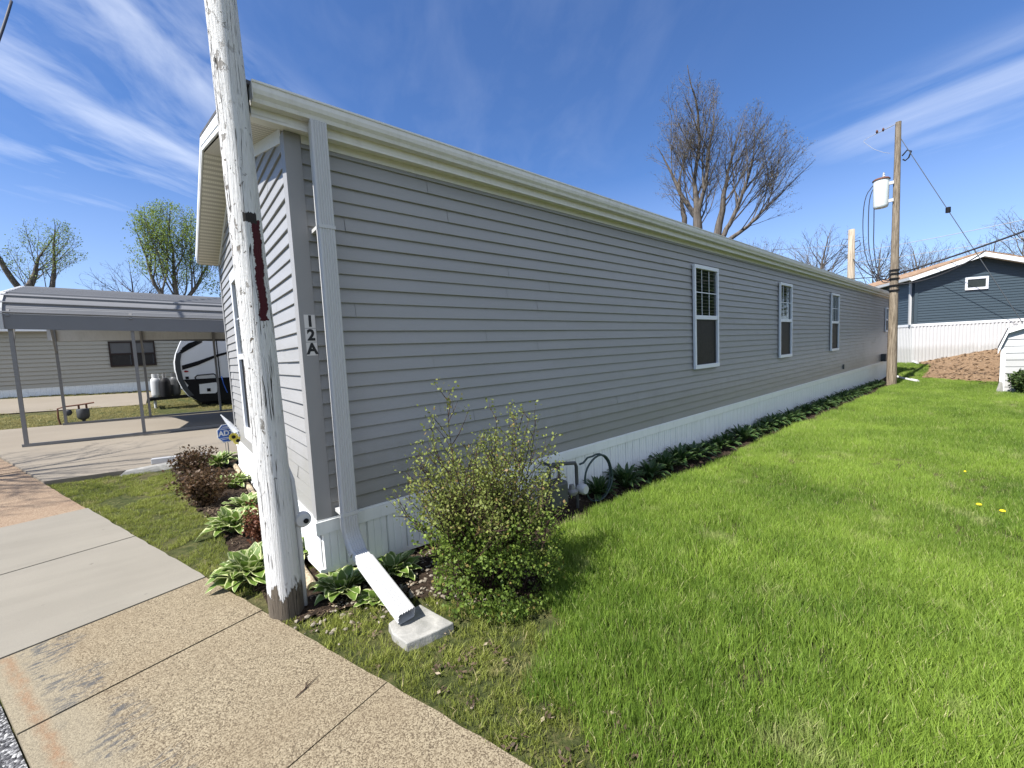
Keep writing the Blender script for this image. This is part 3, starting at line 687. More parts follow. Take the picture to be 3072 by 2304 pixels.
# roof slabs
RX0, RX1 = -.262, LEN+.262
rz = lambda y: 2.672+PITCH*(y+.13) if y < WID/2 else 2.672+PITCH*(WID+.13-y)
m_ = MB()
for ya, yb in ((-.165, WID/2), (WID+.165, WID/2)):
    za, zb_ = rz(ya), rz(yb)
    m_.prism([(RX0, ya, za-.018), (RX0, yb, zb_-.018), (RX0, yb, zb_+.004), (RX0, ya, za+.004)], (RX1-RX0, 0, 0))
m_.build('roof', 'grey_shingle', home)
# rake boards, rake soffit and frieze on the street gable
m_ = MB(); fas = MB(); fr = MB()
for sgn in (0, 1):
    ya, yb = (-.11, WID/2) if sgn == 0 else (WID+.11, WID/2)
    za, zb_ = rz(ya)-.021, rz(yb)-.021
    fas.prism([(RX0+.003, ya, za-.125), (RX0+.003, yb, zb_-.125), (RX0+.003, yb, zb_), (RX0+.003, ya, za)], (.018, 0, 0))
    fas.prism([(RX0-.002, ya, za-.085), (RX0-.002, yb, zb_-.085), (RX0-.002, yb, zb_-.010), (RX0-.002, ya, za-.010)], (.0045, 0, 0))
    ys0, ys1 = (0, WID/2) if sgn == 0 else (WID, WID/2)
    zs0, zs1 = FZ+.078, FZ+.078+PITCH*WID/2
    m_.add([(RX0+.02, ya, zs0-PITCH*.11), (RX0+.02, yb, zs1), (-.001, yb, zs1), (-.001, ya, zs0-PITCH*.11)], [(0, 1, 2, 3)])
    fr.prism([(-.017, ys0+(.076 if sgn == 0 else -.02), FZ+PITCH*.076-.012), (-.017, ys1, FZ-.012+PITCH*WID/2), (-.017, ys1, zs1-.001), (-.017, ys0+(.076 if sgn == 0 else -.02), zs0+PITCH*.076-.001)], (.016, 0, 0))
m_.build('rake_soffit', 'vented_soffit', home); fas.build('rake_board', 'white_vinyl', home); fr.build('rake_frieze', 'cream_soffit', home)
# far gable rake
m_ = MB()
for ya, yb in ((-.11, WID/2), (WID+.11, WID/2)): m_.prism([(RX1-.02, ya, rz(ya)-.15), (RX1-.02, yb, rz(yb)-.15), (RX1-.02, yb, rz(yb)-.021), (RX1-.02, ya, rz(ya)-.021)], (.018, 0, 0))
m_.build('rake_board', 'white_vinyl', home)

def window(org, ud, nrm, w_, z0, z1, parent, grid=True, split=.5, fmat='white_window', fw=.045, glass='window_glass', lower='screen_mesh', name='window', rows=2, cols=3, off=.014):
    org = Vector(org)+Vector(nrm)*off; ud = Vector(ud); nrm = Vector(nrm)
    def bx(mm, u0_, u1_, za, zb_, d0, d1):
        q = [org+ud*u0_+nrm*d0, org+ud*u1_+nrm*d0, org+ud*u1_+nrm*d1, org+ud*u0_+nrm*d1]
        mm.hexa([(k.x, k.y, za) for k in q]+[(k.x, k.y, zb_) for k in q])
    f = MB(); zm = z0+(z1-z0)*(split or .5)
    bx(f, 0, w_, z0, z0+fw*1.3, .012, .050); bx(f, 0, w_, z1-fw*1.2, z1, .012, .048)
    bx(f, 0, fw, z0+fw*1.3+.0005, z1-fw*1.2-.0005, .012, .046); bx(f, w_-fw, w_, z0+fw*1.3+.0005, z1-fw*1.2-.0005, .012, .046)
    if split: bx(f, fw+.0005, w_-fw-.0005, zm-.030, zm+.030, .014, .040)
    fo = f.build(name, fmat, parent, bevel=.002)
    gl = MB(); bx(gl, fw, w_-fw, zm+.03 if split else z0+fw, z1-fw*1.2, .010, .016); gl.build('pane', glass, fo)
    if split:
        gl = MB(); bx(gl, fw, w_-fw, z0+fw*1.3, zm-.03, .010, .0155); gl.build('pane', lower, fo)
        sf_ = MB(); a, b_ = w_-fw-.05, w_-fw-.03; bx(sf_, a, b_, z0+fw*1.3, zm-.031, .016, .024)
        sf_.build('screen_frame', 'dark_grey', fo)
    if grid:
        gm = MB(); za = zm+.03
        for i in range(1, cols): uu = fw+(w_-2*fw)*i/cols; bx(gm, uu-.006, uu+.006, za, z1-fw*1.2, .0165, .0185)
        for i in range(1, rows): zz_ = za+(z1-fw*1.2-za)*i/rows; bx(gm, fw, w_-fw, zz_-.006, zz_+.006, .0190, .0205)
        gm.build('muntin', 'white_window', fo)
    return fo
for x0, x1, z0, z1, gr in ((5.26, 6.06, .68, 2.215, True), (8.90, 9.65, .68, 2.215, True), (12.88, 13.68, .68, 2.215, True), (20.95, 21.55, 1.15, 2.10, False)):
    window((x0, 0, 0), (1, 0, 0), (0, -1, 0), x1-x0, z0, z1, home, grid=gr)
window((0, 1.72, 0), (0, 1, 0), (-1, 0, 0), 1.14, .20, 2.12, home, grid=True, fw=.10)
# wall fittings at the far end
vb = MB(); vb.box((20.35, -.16, .02), (20.62, -.012, .30)); vb.build('vent_box', 'dark_grey', home, bevel=.01)
ob_ = MB(); ob_.box((14.35, -.045, .10), (14.43, -.012, .24)); ob_.build('outlet_cover', 'gauge_grey', home, bevel=.005)

# house number 12A on the corner post
def text_mesh(name, s, size, loc, rot, mat, parent, ext=.0006, bold=0.0, align='CENTER', sx=1.0):
    cu = bpy.data.curves.new(name, 'FONT'); cu.body = s; cu.size = size; cu.extrude = ext; cu.align_x = align; cu.align_y = 'CENTER'; cu.offset = bold
    tmp = bpy.data.objects.new(name+'_c', cu); COL.objects.link(tmp)
    dg = bpy.context.evaluated_depsgraph_get(); me = bpy.data.meshes.new_from_object(tmp.evaluated_get(dg))
    bpy.data.objects.remove(tmp); bpy.data.curves.remove(cu)
    me.materials.clear(); me.materials.append(MATS[mat])
    o = link(bpy.data.objects.new(name, me), parent); o.location = loc; o.rotation_euler = rot; o.scale = (sx, 1, 1); return o
for ch, zc_ in (('1', 1.330), ('2', 1.240), ('A', 1.150)):
    pl = box_ob('number_plate', (.006, -.0240, zc_-.043), (.072, -.0225, zc_+.043), 'sticker', home)
    text_mesh('digit', ch, .098, (.040, -.0250, zc_-.002), (R(90), 0, 0), 'letter_black', pl, bold=.0042, sx=.95)

# downspout, elbow and extension at the corner
ds = empty('downspout', (.148, -.15, -.46), 'white ribbed downspout with angled extension at the street corner of the grey home', 'downspout')
DP = (.148, -.150, -.46)
def rel(q): return (q[0]-DP[0], q[1]-DP[1], q[2]-DP[2])
def ribprof(w_, d, r_=.012, rib=.008):
    pr = []; hw, hd = w_/2, d/2
    # top (outer) face with ribs
    pr += [(-hw, hd-r_), (-hw+r_*.3, hd-r_*.3), (-hw+r_, hd)]
    for k in range(5):
        c0 = -hw+w_*(.20+.15*k); pr += [(c0-.005, hd), (c0-.002, hd-rib), (c0+.002, hd-rib), (c0+.005, hd)]
    pr += [(hw-r_, hd), (hw-r_*.3, hd-r_*.3), (hw, hd-r_)]
    for k in range(2): c0 = hd*.35-hd*.7*k; pr += [(hw, c0+.004), (hw-rib*.6, c0), (hw, c0-.004)]
    pr += [(hw, -hd+r_), (hw-r_*.3, -hd+r_*.3), (hw-r_, -hd), (-hw+r_, -hd), (-hw+r_*.3, -hd+r_*.3), (-hw, -hd+r_)]
    for k in range(2): c0 = -hd*.35+hd*.7*k; pr += [(-hw, c0-.004), (-hw+rib*.6, c0), (-hw, c0+.004)]
    return pr
pr = ribprof(.100, .070, rib=.004); pr_deep = ribprof(.100, .070, rib=.008)
m_ = MB(); m_.sweep([rel(q) for q in ((.148, -.150, 2.548), (.148, -.150, 1.2), (.148, -.150, .0))], pr); m_.build('pipe', 'white_metal', ds)
for zq in (.035, 1.9): box_ob('strap', rel((.097, -.187, zq)), rel((.199, -.012, zq+.022)), 'white_metal', ds)
el = [(.148, -.150, .02), (.148, -.151, -.05)]
for k in range(1, 8): a = R(48)*k/7; el.append((.148+.010*k/7, -.150-.16*(1-math.cos(a)), -.05-.16*math.sin(a)))
el.append((.160, -.245, -.21))
scl = [1.06 if (i % 2 == 0) else 1.03 for i in range(len(el))]
m_ = MB(); m_.sweep([rel(q) for q in el], pr, scales=scl); m_.build('elbow', 'white_metal', ds)
E0 = Vector((.160, -.238, -.204)); E1 = Vector((.203, -.845, -.375))
m_ = MB(); m_.sweep([rel(E0+(E1-E0)*.02), rel(E0+(E1-E0)*.30)], [(a*.93, b_*.93) for a, b_ in pr]); m_.build('inner_sleeve', 'white_metal', ds)
outer = pr_deep; m_ = MB()
pa, pb_ = Vector(rel(E0+(E1-E0)*.17)), Vector(rel(E1))
n = len(outer); tg = (pb_-pa).normalized(); s_ = (Vector((1, 0, 0))-tg*tg.x).normalized(); o_ = tg.cross(s_)
ring = lambda q, k: [q+s_*a*k+o_*b_*k for a, b_ in outer]
vs = ring(pa, 1.04)+ring(pb_, 1.04)+ring(pb_, .99)+ring(pa, .99)
m_.add(vs, [(r_*n+j, r_*n+(j+1) % n, (r_+1)*n+(j+1) % n, (r_+1)*n+j) for r_ in range(3) for j in range(n)]+[(3*n+j, 3*n+(j+1) % n, (j+1) % n, j) for j in range(n)])
m_.build('extension', 'white_metal', ds)
# splash stone
m_ = MB(); A = [(.128, -.765), (.108, -.86), (.132, -.985), (.262, -1.012), (.397, -1.022), (.372, -.88), (.342, -.735), (.23, -.73)]
ctr = Vector((.25, -.87)); vs = [(x, y, -.422+random.uniform(-.003, .003)) for x, y in A]+[(ctr.x+(x-ctr.x)*1.03+random.uniform(-.006, .006), ctr.y+(y-ctr.y)*1.03+random.uniform(-.006, .006), -.50) for x, y in A]
k = len(A); m_.add(vs, [list(range(k)), list(range(2*k-1, k-1, -1))]+[(i, i+k, (i+1) % k+k, (i+1) % k) for i in range(k)])
tag(m_.build('splash_stone', 'stone_grey', None, bevel=.006), 'flat grey stone slab under the mouth of the downspout extension', 'stone')

# landscaping logs at the foot of the skirting
def log(a, b_, r_, label, mat='log_bark'):
    a, b_ = Vector(a), Vector(b_); n_ = 14; m_ = MB()
    pts = [a+(b_-a)*i/n_ for i in range(n_+1)]
    m_.tube([p_+Vector((random.uniform(-.002, .002), 0, random.uniform(-.002, .002))) for p_ in pts], [r_*random.uniform(.94, 1.06) for _ in pts], 14)
    return tag(m_.build('log_edging', mat, None, autosmooth=True), label, 'log', 'round logs edging the bed along the home')
log((-.085, -.02, -.432), (-.078, 1.25, -.43), .032, 'tan round log ending in the bed below the house corner, nearest to the white pole')
log((-.077, 1.27, -.43), (-.068, 2.7, -.43), .030, 'tan round log under the gable skirting, middle one of three')
log((-.067, 2.72, -.43), (-.06, 4.5, -.428), .030, 'tan round log at the far end of the gable skirting beside the driveway')
log((-.03, -.085, -.455), (.35, -.10, -.468), .028, 'weathered brown log behind the hosta at the downspout elbow', 'timber_brown')

# ------------------------------------------------------------------ white utility pole in front
PB = Vector((-.272, -.197, g(-.272, -.197)))
pole = empty('utility_pole', PB, 'white painted wooden pole with a dark red strip, leaning before the house corner', 'utility pole')
nseg, nr = 90, 40; V, F_ = [], []
for i in range(nseg+1):
    z = -.1+7.2*i/nseg; rad = .0915-.0050*z
    if z < .2: rad += .003
    cx = -.008*z-.006*max(0, z-1.6); cy = 0
    for j in range(nr):
        a = 2*PI*j/nr; rr = rad*(1+.012*math.sin(3*a+.6*z)+.008*math.sin(7*a+1.7)+random.uniform(-.006, .006))
        V.append((cx+rr*math.cos(a), cy+rr*math.sin(a), z))
for i in range(nseg):
    for j in range(nr): F_.append((i*nr+j, i*nr+(j+1) % nr, (i+1)*nr+(j+1) % nr, (i+1)*nr+j))
mesh_np('pole_shaft', V, F_, 'pole_paint', pole, smooth=True)
# conduit and round box on the back of the pole
m_ = MB(); m_.tube([(.100, -.004, -.05), (.101, -.004, .3), (.099, -.004, .62), (.092, .010, .80), (.07, .05, .9)], .015, 10); m_.build('conduit', 'white_metal', pole, smooth=True)
m_ = MB(); m_.lathe([(.001, -.030), (.036, -.028), (.047, -.012), (.047, .014), (.038, .026), (.001, .030)], (.128, -.005, .545), 24, 'y'); bx_ = m_.build('round_box', 'white_metal', pole, autosmooth=True)
m_ = MB(); m_.lathe([(.001, -.004), (.013, -.004), (.015, 0), (.015, .006), (.001, .006)], (.140, -.036, .540), 16, 'y'); m_.build('lens', 'black_plastic', bx_)

# ------------------------------------------------------------------ gas meter, regulator and hose on the lawn side
gmr = empty('gas_meter', (2.1, -.28, g(2.1, -.28)), 'grey gas meter with pipes behind the twiggy shrub', 'gas meter')
def grel(q): return (q[0]-2.1, q[1]+.28, q[2]-g(2.1, -.28))
m_ = MB(); m_.box(grel((1.86, -.36, -.40)), grel((2.10, -.20, -.16))); m_.build('meter_body', 'gauge_grey', gmr, bevel=.03)
m_ = MB(); m_.tube([grel(q) for q in ((1.92, -.28, -.16), (1.92, -.28, -.03), (1.98, -.28, .0), (2.28, -.28, -.05), (2.30, -.28, -.09), (2.30, -.28, -.26))], .018, 10)
m_.tube([grel(q) for q in ((2.05, -.28, -.16), (2.05, -.28, -.05), (2.05, -.05, -.04))], .016, 10); m_.tube([grel(q) for q in ((2.30, -.28, -.25), (2.30, -.28, -.55))], .016, 10)
m_.build('pipe', 'gauge_grey', gmr, autosmooth=True)
m_ = MB(); m_.lathe([(.001, -.03), (.04, -.03), (.055, -.01), (.055, .01), (.03, .03), (.024, .07), (.001, .075)], grel((2.17, -.33, -.30)), 20); m_.build('regulator', 'steel_grey', gmr, autosmooth=True)
m_ = MB(); m_.lathe([(.001, -.07), (.045, -.07), (.055, -.05), (.052, .0), (.04, .02), (.001, .02)], grel((2.32, -.36, -.31)), 16, 'y'); m_.build('relief_cap', 'white_metal', gmr, autosmooth=True)
hp = []
for k in range(48):
    a = PI*.72-2*PI*k/26*.93; rx, rz_ = .215+.006*math.sin(k), .235+.01*math.sin(k*.4)
    hp.append((2.585+rx*math.cos(a), -.30-.0009*k, -.265+rz_*math.sin(a)))
hp = [(2.34, -.29, -.075), (2.39, -.295, -.07), (2.45, -.30, -.03)]+hp[2:]
m_ = MB(); m_.tube(hp, .010, 8); tag(m_.build('garden_hose', 'hose_green', None, smooth=True), 'dark green hose coiled in a loop beside the gas meter', 'hose')

# ------------------------------------------------------------------ transformer pole at the far end of the lawn
bp = empty('utility_pole', (18.75, -.53, g(18.75, -.53)), 'tall weathered wooden pole carrying a transformer, beyond the far end of the lawn', 'utility pole')
BZ = g(18.75, -.53)
V, F_ = [], []; nr = 20
for i in range(41):
    z = -.2+9.05*i/40; rad = .140-.0072*z
    for j in range(nr): a = 2*PI*j/nr; rr = rad*(1+random.uniform(-.02, .02)); V.append((-.006*z+rr*math.cos(a), -.002*z+rr*math.sin(a), z))
for i in range(40):
    for j in range(nr): F_.append((i*nr+j, i*nr+(j+1) % nr, (i+1)*nr+(j+1) % nr, (i+1)*nr+j))
V.append((-.053, -.018, 8.86)); F2 = [(40*nr+j, 40*nr+(j+1) % nr, len(V)-1, len(V)-1) for j in range(nr)]
mesh_np('pole_shaft', V, F_, 'weathered_pole', bp, smooth=True)
m_ = MB(); m_.lathe([(.001, 0), (.078, 0), (.076, .01), (.001, .015)], (-.053, -.018, 8.848), 20); m_.build('pole_top', 'weathered_pole', bp)
def brel(q): return (q[0]-18.75, q[1]+.53, q[2]-BZ)
m_ = MB(); m_.tube([brel(q) for q in ((18.62, .05, 7.93), (18.62, -.5, 8.05))], .012, 8); ins = m_.build('arm', 'steel_grey', bp)
for yy_ in (-.18, -.02):
    m_ = MB(); m_.lathe([(.02, -.03), (.06, -.01), (.065, .0), (.03, .03)], brel((18.62, yy_, 8.0)), 14, 'y'); m_.build('insulator', 'rusty', bp)
m_ = MB(); m_.tube([brel(q) for q in ((18.62, .05, 7.93), (18.62, .22, 7.90), (18.62, .33, 7.84), (18.62, .31, 7.78), (18.62, .05, 7.45), (18.62, -.2, 7.25), (18.66, -.36, 7.17))], .006, 6); m_.build('jumper_wire', 'cable_steel', bp)
m_ = MB(); m_.tube([brel(q) for q in ((18.7, -.66, 6.98), (18.7, -.78, 7.12), (18.7, -.88, 7.05), (18.7, -.82, 6.86), (18.7, -.74, 6.80), (18.7, -.68, 6.86))], .022, 8); m_.build('fuse_cutout', 'black_plastic', bp)
tf = empty('transformer', (18.62, -.16, 5.42), 'pale grey cylindrical transformer hung on the weathered pole', 'transformer')
m_ = MB(); m_.lathe([(.001, 0), (.18, 0), (.195, .03), (.205, .06), (.215, .92), (.001, .93)], (0, 0, 0), 28); m_.build('tank', 'transformer_paint', tf, autosmooth=True)
m_ = MB(); m_.lathe([(.001, .91), (.235, .905), (.24, .93), (.20, .97), (.08, 1.0), (.001, 1.0)], (0, 0, 0), 28); m_.build('lid', 'rusty', tf, autosmooth=True)
m_ = MB(); m_.lathe([(.03, 1.0), (.045, 1.03), (.025, 1.06), (.04, 1.09), (.02, 1.12), (.03, 1.15), (.001, 1.17)], (0, -.06, 0), 12); m_.build('bushing', 'white_metal', tf)
for zq in (.12, .70): box_ob('bracket', (-.04, -.33, zq), (.04, -.20, zq+.10), 'white_metal', tf)
for k, (dx, sag) in enumerate(((0, 0), (.03, .1), (.06, .22))):
    m_ = MB(); y0 = .20-.07*k
    pts = [(18.55+dx, y0-.16, 6.22), (18.5+dx, y0+.05-.05*k, 5.9), (18.5+dx, y0+.10-.08*k, 5.0), (18.5+dx, y0+.04-.05*k, 4.0), (18.5+dx, y0-.18-.03*k, 3.2-.15*k), (18.6+dx, -.40, 3.02-.10*k), (18.66, -.50, 3.18)]
    # smooth the cable
    for _ in range(2):
        q = [pts[0]]
        for a, b_ in zip(pts[:-1], pts[1:]): q += [tuple(a[i]*.75+b_[i]*.25 for i in range(3)), tuple(a[i]*.25+b_[i]*.75 for i in range(3))]
        pts = q+[pts[-1]]
    m_.tube(pts, .014, 6)
    tag(m_.build('cable', 'cable_black', None, smooth=True), ('outermost', 'middle', 'innermost')[k]+' of the three black cables drooping from the transformer', 'cable', 'cables drooping from the transformer')
for zz_ in (2.55, 2.72, 2.95, 3.12, 3.24):
    m_ = MB(); m_.lathe([(.09, -.03), (.145, -.02), (.145, .02), (.09, .03)], brel((18.72, -.54, zz_)), 10); m_.build('cable_clamp', 'black_plastic', bp)
def cable(a, b_, sag, r_, label, mat='cable_black', n_=24, group=None):
    a, b_ = Vector(a), Vector(b_); pts = []
    for i in range(n_+1): t_ = i/n_; q = a.lerp(b_, t_); q.z -= sag*4*t_*(1-t_); pts.append(q)
    m_ = MB(); m_.tube(pts, r_, 6); return tag(m_.build('overhead_cable', mat, None, smooth=True), label, 'cable', group)
cable((18.7, -.62, 3.10), (17.2, -8.5, 5.9), .30, .028, 'thick black overhead cable from the weathered pole towards the right')
cable((18.72, -.62, 2.75), (18.4, -2.6, 3.42), .22, .018, 'black cable looping from lower on the weathered pole up to the thick cable')
cable((18.6, -.45, 3.05), (12.5, 9.5, 5.0), .5, .014, 'black overhead cable running left from the weathered pole above the roof')
cable((18.65, -.45, 2.9), (26.0, 1.9, 4.9), .25, .018, 'black cable between the weathered pole and the pale pole behind')
cable((18.72, -.62, 6.95+.6), (18.05, -3.95, -.2), .0, .010, 'taut steel guy wire slanting down from the weathered pole past the blue house', 'dark_grey')
m_ = MB(); m_.lathe([(.03, -.09), (.06, -.08), (.06, .08), (.03, .09)], (18.49, -1.78, 4.86), 12); tag(m_.build('guy_insulator', 'black_plastic', None), 'black insulator block in the middle of the slanting guy wire', 'insulator')
cable((26.0, 1.9, 5.2), (24, -16, 6.8), .5, .012, 'thin pale wire crossing the sky above the blue house roof, upper one', 'cable_steel')
cable((26.0, 1.9, 4.7), (24, -16, 5.7), .5, .012, 'thin pale wire just above the blue house roof, lower one', 'cable_steel')
cable((26.0, 1.9, 5.6), (20, 22, 9.6), .6, .012, 'thin pale wire passing in front of the bare trees', 'cable_steel')
cable((-3.0, 14.0, 10.85), (-3.15, 8.6, 5.2), .2, .03, 'twisted black wire in the top left corner of the sky')
fp = MB(); fz = g(26, 1.95); fp.tube([(26, 1.95, fz-.2), (26.02, 1.97, 3.0), (26.03, 1.98, 6.35)], [.19, .16, .13], 14)
fpo = fp.build('utility_pole', 'pale_pole', None, smooth=True); tag(fpo, 'short pale wooden pole rising behind the far end of the grey home roof', 'utility pole')
m_ = MB()
for zz_, s_ in ((5.9, 1), (5.7, -1), (5.5, 1)): m_.tube([(26, 1.98+.12*s_, zz_), (25.95, 1.98+.32*s_, zz_+.05), (25.9, 1.98+.38*s_, zz_-.2), (25.95, 1.98+.15*s_, zz_-.4)], .014, 6)
m_.build('wire_loop', 'cable_black', fpo)

# lying downspout extension beyond the pole
m_ = MB(); m_.tube([(20.9, -.35, g(20.9, -.35)+.10), (20.4, -.62, g(20.4, -.6)+.07), (19.75, -1.02, g(19.7, -1)+.05)], .05, 4); m_.tube([(19.95, -.91, g(19.8, -.9)+.06), (19.6, -1.12, g(19.6, -1.1)+.05)], .062, 4)
tag(m_.build('drain_pipe', 'white_metal', None), 'white drain pipe lying on the grass behind the weathered pole', 'drain pipe')

# ------------------------------------------------------------------ blue house
BO = Vector((26.3, -.31, 0)); BUd = Vector((.5, -.8660, 0)); BLd = Vector((.8660, .5, 0)); BNg = Vector((-.8660, -.5, 0)); BNl = Vector((-.5, .8660, 0))
BW, BL, BZ0, BZ1 = 4.4, 15.0, 1.46, 3.62; BP = .33
blue = empty('blue_house', (0, 0, 0), 'dark blue sided house with brown shingle roof and tall white skirting', 'house')
siding('wall', BO, BUd, BNg, BW, BZ0, BZ1+BP*BW/2, .12, 'blue_siding', blue, lim=lambda z: (max(0, (z-BZ1)/BP), min(BW, BW-(z-BZ1)/BP)), proud=.016, seamlen=9)
siding('wall', BO, BLd, BNl, BL, BZ0, BZ1, .12, 'blue_siding', blue, proud=.016, seamlen=9)
m_ = MB(); q0 = BO+BUd*.0-BNg*.01-BNl*.01; zb0 = -1.2
P4 = [BO-BNg*.02-BNl*.02, BO+BUd*BW-BNg*.02, BO+BUd*BW+BLd*BL, BO+BLd*BL-BNl*.02]
for i in range(4): a, b_ = P4[i], P4[(i+1) % 4]; m_.add([(a.x, a.y, zb0), (b_.x, b_.y, zb0), (b_.x, b_.y, BZ1), (a.x, a.y, BZ1)], [(0, 1, 2, 3)])
mid = (P4[0]+P4[1])/2; m_.add([(P4[0].x, P4[0].y, BZ1), (P4[1].x, P4[1].y, BZ1), (mid.x, mid.y, BZ1+BP*BW/2)], [(0, 1, 2)])
m_.build('wall', 'blue_siding', blue)
def zgr(org, ud): return lambda u_: g(*(Vector(org)+Vector(ud)*u_).xy)-.05
skirting('skirting', BO, BUd, BNg, BW, BZ0-.10, zgr(BO, BUd), 'white_siding', blue, pitch=.13, depth=.035, style='rib')
skirting('skirting', BO, BLd, BNl, BL, BZ0-.10, zgr(BO, BLd), 'white_siding', blue, pitch=.13, depth=.035, style='rib')
m_ = MB(); band_along(m_, BO-BUd*.04, BUd, BNg, BW+.04, lambda u_: BZ0-.11, lambda u_: BZ0+.002, .004, .04, 1); band_along(m_, BO, BLd, BNl, BL, lambda u_: BZ0-.11, lambda u_: BZ0+.002, .004, .039, 1)
m_.build('skirt_band', 'white_vinyl', blue)
m_ = MB(); band_along(m_, BO-BUd*.0, BUd, BNg, .12, lambda u_: BZ0+.003, lambda u_: BZ1+.02, .002, .045, 1); m_.build('corner_post', 'blue_siding', blue)
m_ = MB(); band_along(m_, BO+BLd*.12, BLd, BNl, .11, lambda u_: BZ0-.02, lambda u_: BZ1+.05, .03, .10, 1)
m_.build('downspout', 'white_metal', blue)
# blue roof
ro = MB(); fz_ = MB(); sf2 = MB(); OH, OE = .42, .30; z_e = BZ1-OE*BP; zr = BZ1+BP*BW/2
for s_ in (0, 1):
    ue, ur = (-OE, BW/2) if s_ == 0 else (BW+OE, BW/2)
    A0 = BO+BUd*ue+BNg*OH; A1 = BO+BUd*ur+BNg*OH; ex = BLd*(BL+2*OH)
    ro.prism([(A0.x, A0.y, z_e+.10), (A1.x, A1.y, zr+.10), (A1.x, A1.y, zr+.16), (A0.x, A0.y, z_e+.16)], ex)
    fz_.prism([(A0.x, A0.y, z_e-.09), (A1.x, A1.y, zr-.09), (A1.x, A1.y, zr+.097), (A0.x, A0.y, z_e+.097)], BLd*.04)
    fz_.prism([(A0.x, A0.y, z_e-.05), (A0.x, A0.y, z_e+.095), (A0.x-BNl.x*-.08, A0.y-BNl.y*-.08, z_e+.095), (A0.x-BNl.x*-.06, A0.y-BNl.y*-.06, z_e-.03)] if s_ == 0 else [(A0.x, A0.y, z_e-.05), (A0.x, A0.y, z_e+.095), (A0.x+.03, A0.y-.05, z_e+.095)], ex)
    q = [A0+BLd*.04, A1+BLd*.04]; sf2.add([(q[0].x, q[0].y, z_e-.02), (q[1].x, q[1].y, zr-.02), (q[1].x+BLd.x*BL, q[1].y+BLd.y*BL, zr-.02), (q[0].x+BLd.x*BL, q[0].y+BLd.y*BL, z_e-.02)], [(0, 1, 2, 3)])
ro.build('roof', 'brown_shingle', blue); fz_.build('fascia', 'white_vinyl', blue); sf2.build('soffit', 'white_vinyl', blue)
window(BO+BUd*1.78, BUd, BNg, .78, 2.86, 3.42, blue, grid=False, split=None, fw=.075)
m_ = MB(); qa = BO+BNg*.12-BUd*.02; m_.tube([(qa.x, qa.y, g(qa.x, qa.y)+.12), (qa.x-.5, qa.y-.2, g(qa.x-.5, qa.y-.2)+.06)], .06, 4); m_.build('drain_end', 'white_metal', blue)

# ------------------------------------------------------------------ white shed with gambrel roof
SX, SY0, SZB = 16.8, -2.97, g(16.8, -3.2)
shed = empty('garden_shed', (SX, SY0, SZB), 'white metal garden shed with gambrel roof at the right edge', 'shed')
Wd, Dp = 2.5, 2.6; ez = .50-SZB; bz = .99-SZB; pz_ = 1.45-SZB
prof = [(0, 0), (0, ez), (-.16, bz), (-Wd/2, pz_), (-Wd+.16, bz), (-Wd, ez), (-Wd, 0)]
m_ = MB(); m_.prism([(0.012, y, z) for y, z in prof], (Dp, 0, 0)); m_.build('wall', 'white_siding', shed)
def shlim(z):
    if z <= ez: a = 0
    elif z <= bz: a = .16*(z-ez)/(bz-ez)
    else: a = .16+(Wd/2-.16)*(z-bz)/(pz_-bz)
    return a, Wd-a
siding('siding', (0.006, 0, 0), (0, -1, 0), (-1, 0, 0), Wd, 0, pz_-.05, .185, 'white_siding', shed, lim=shlim, proud=.014, seamlen=9)
m_ = MB(); off = [(.05, ez-.03), (-.12, bz+.04), (-Wd/2, pz_+.05), (-Wd+.12, bz+.04), (-Wd-.05, ez-.03)]
for a, b_ in zip(off[:-1], off[1:]): m_.prism([(-.10, a[0], a[1]), (-.10, b_[0], b_[1]), (-.10, b_[0], b_[1]+.03), (-.10, a[0]+.01, a[1]+.03)], (Dp+.2, 0, 0))
m_.build('roof', 'grey_shingle', shed)
m_ = MB()
for a, b_ in zip(off[:-1], off[1:]): m_.prism([(-.115, a[0], a[1]-.10), (-.115, b_[0], b_[1]-.10), (-.115, b_[0], b_[1]+.034), (-.115, a[0], a[1]+.034)], (.014, 0, 0))
m_.box((-.03, .0, 0), (.0, -.09, ez)); m_.build('trim', 'white_vinyl', shed)
m_ = MB(); m_.prism([(-.08, .05, 0), (-.08, -.10, 0), (-.08, -.08, .34), (-.08, -.02, .36)], (.05, 0, 0)); tag(m_.build('edging_block', 'stone_grey', None), 'rough pale stone leaning at the foot of the shed corner', 'stone'); bpy.data.objects['edging_block'].location = (SX-.12, SY0+.02, SZB-.02)

# ------------------------------------------------------------------ beige home behind the carport
bei = empty('mobile_home', (0, 20, .15), 'beige sided mobile home with blue white skirting behind the carport', 'mobile home')
siding('wall', (-14, 0, .43), (1, 0, 0), (0, -1, 0), 20, 0, 2.20, .155, 'beige_siding', bei, proud=.035, seamlen=6)
m_ = MB(); m_.box((-14, .002, -.6), (6, 4.3, 2.68)); m_.build('wall', 'beige_siding', bei)
skirting('skirting', (-14, -.003, 0), (1, 0, 0), (0, -1, 0), 20, .43, lambda u_: -.35, 'skirt_white', bei, pitch=.15, depth=.012)
m_ = MB(); m_.prism([(-14.2, -.3, 2.60), (-14.2, 2.15, 3.1), (-14.2, 4.6, 2.60), (-14.2, 4.6, 2.50), (-14.2, -.3, 2.50)], (20.4, 0, 0)); m_.build('roof', 'white_vinyl', bei)
for x0 in (-2.45, -1.75):
    window((x0, -.004, 0), (1, 0, 0), (0, -1, 0), .70, 1.08, 2.10, bei, grid=False, fmat='brown_wood', fw=.05, lower='screen_mesh', glass='curtain', off=.032)

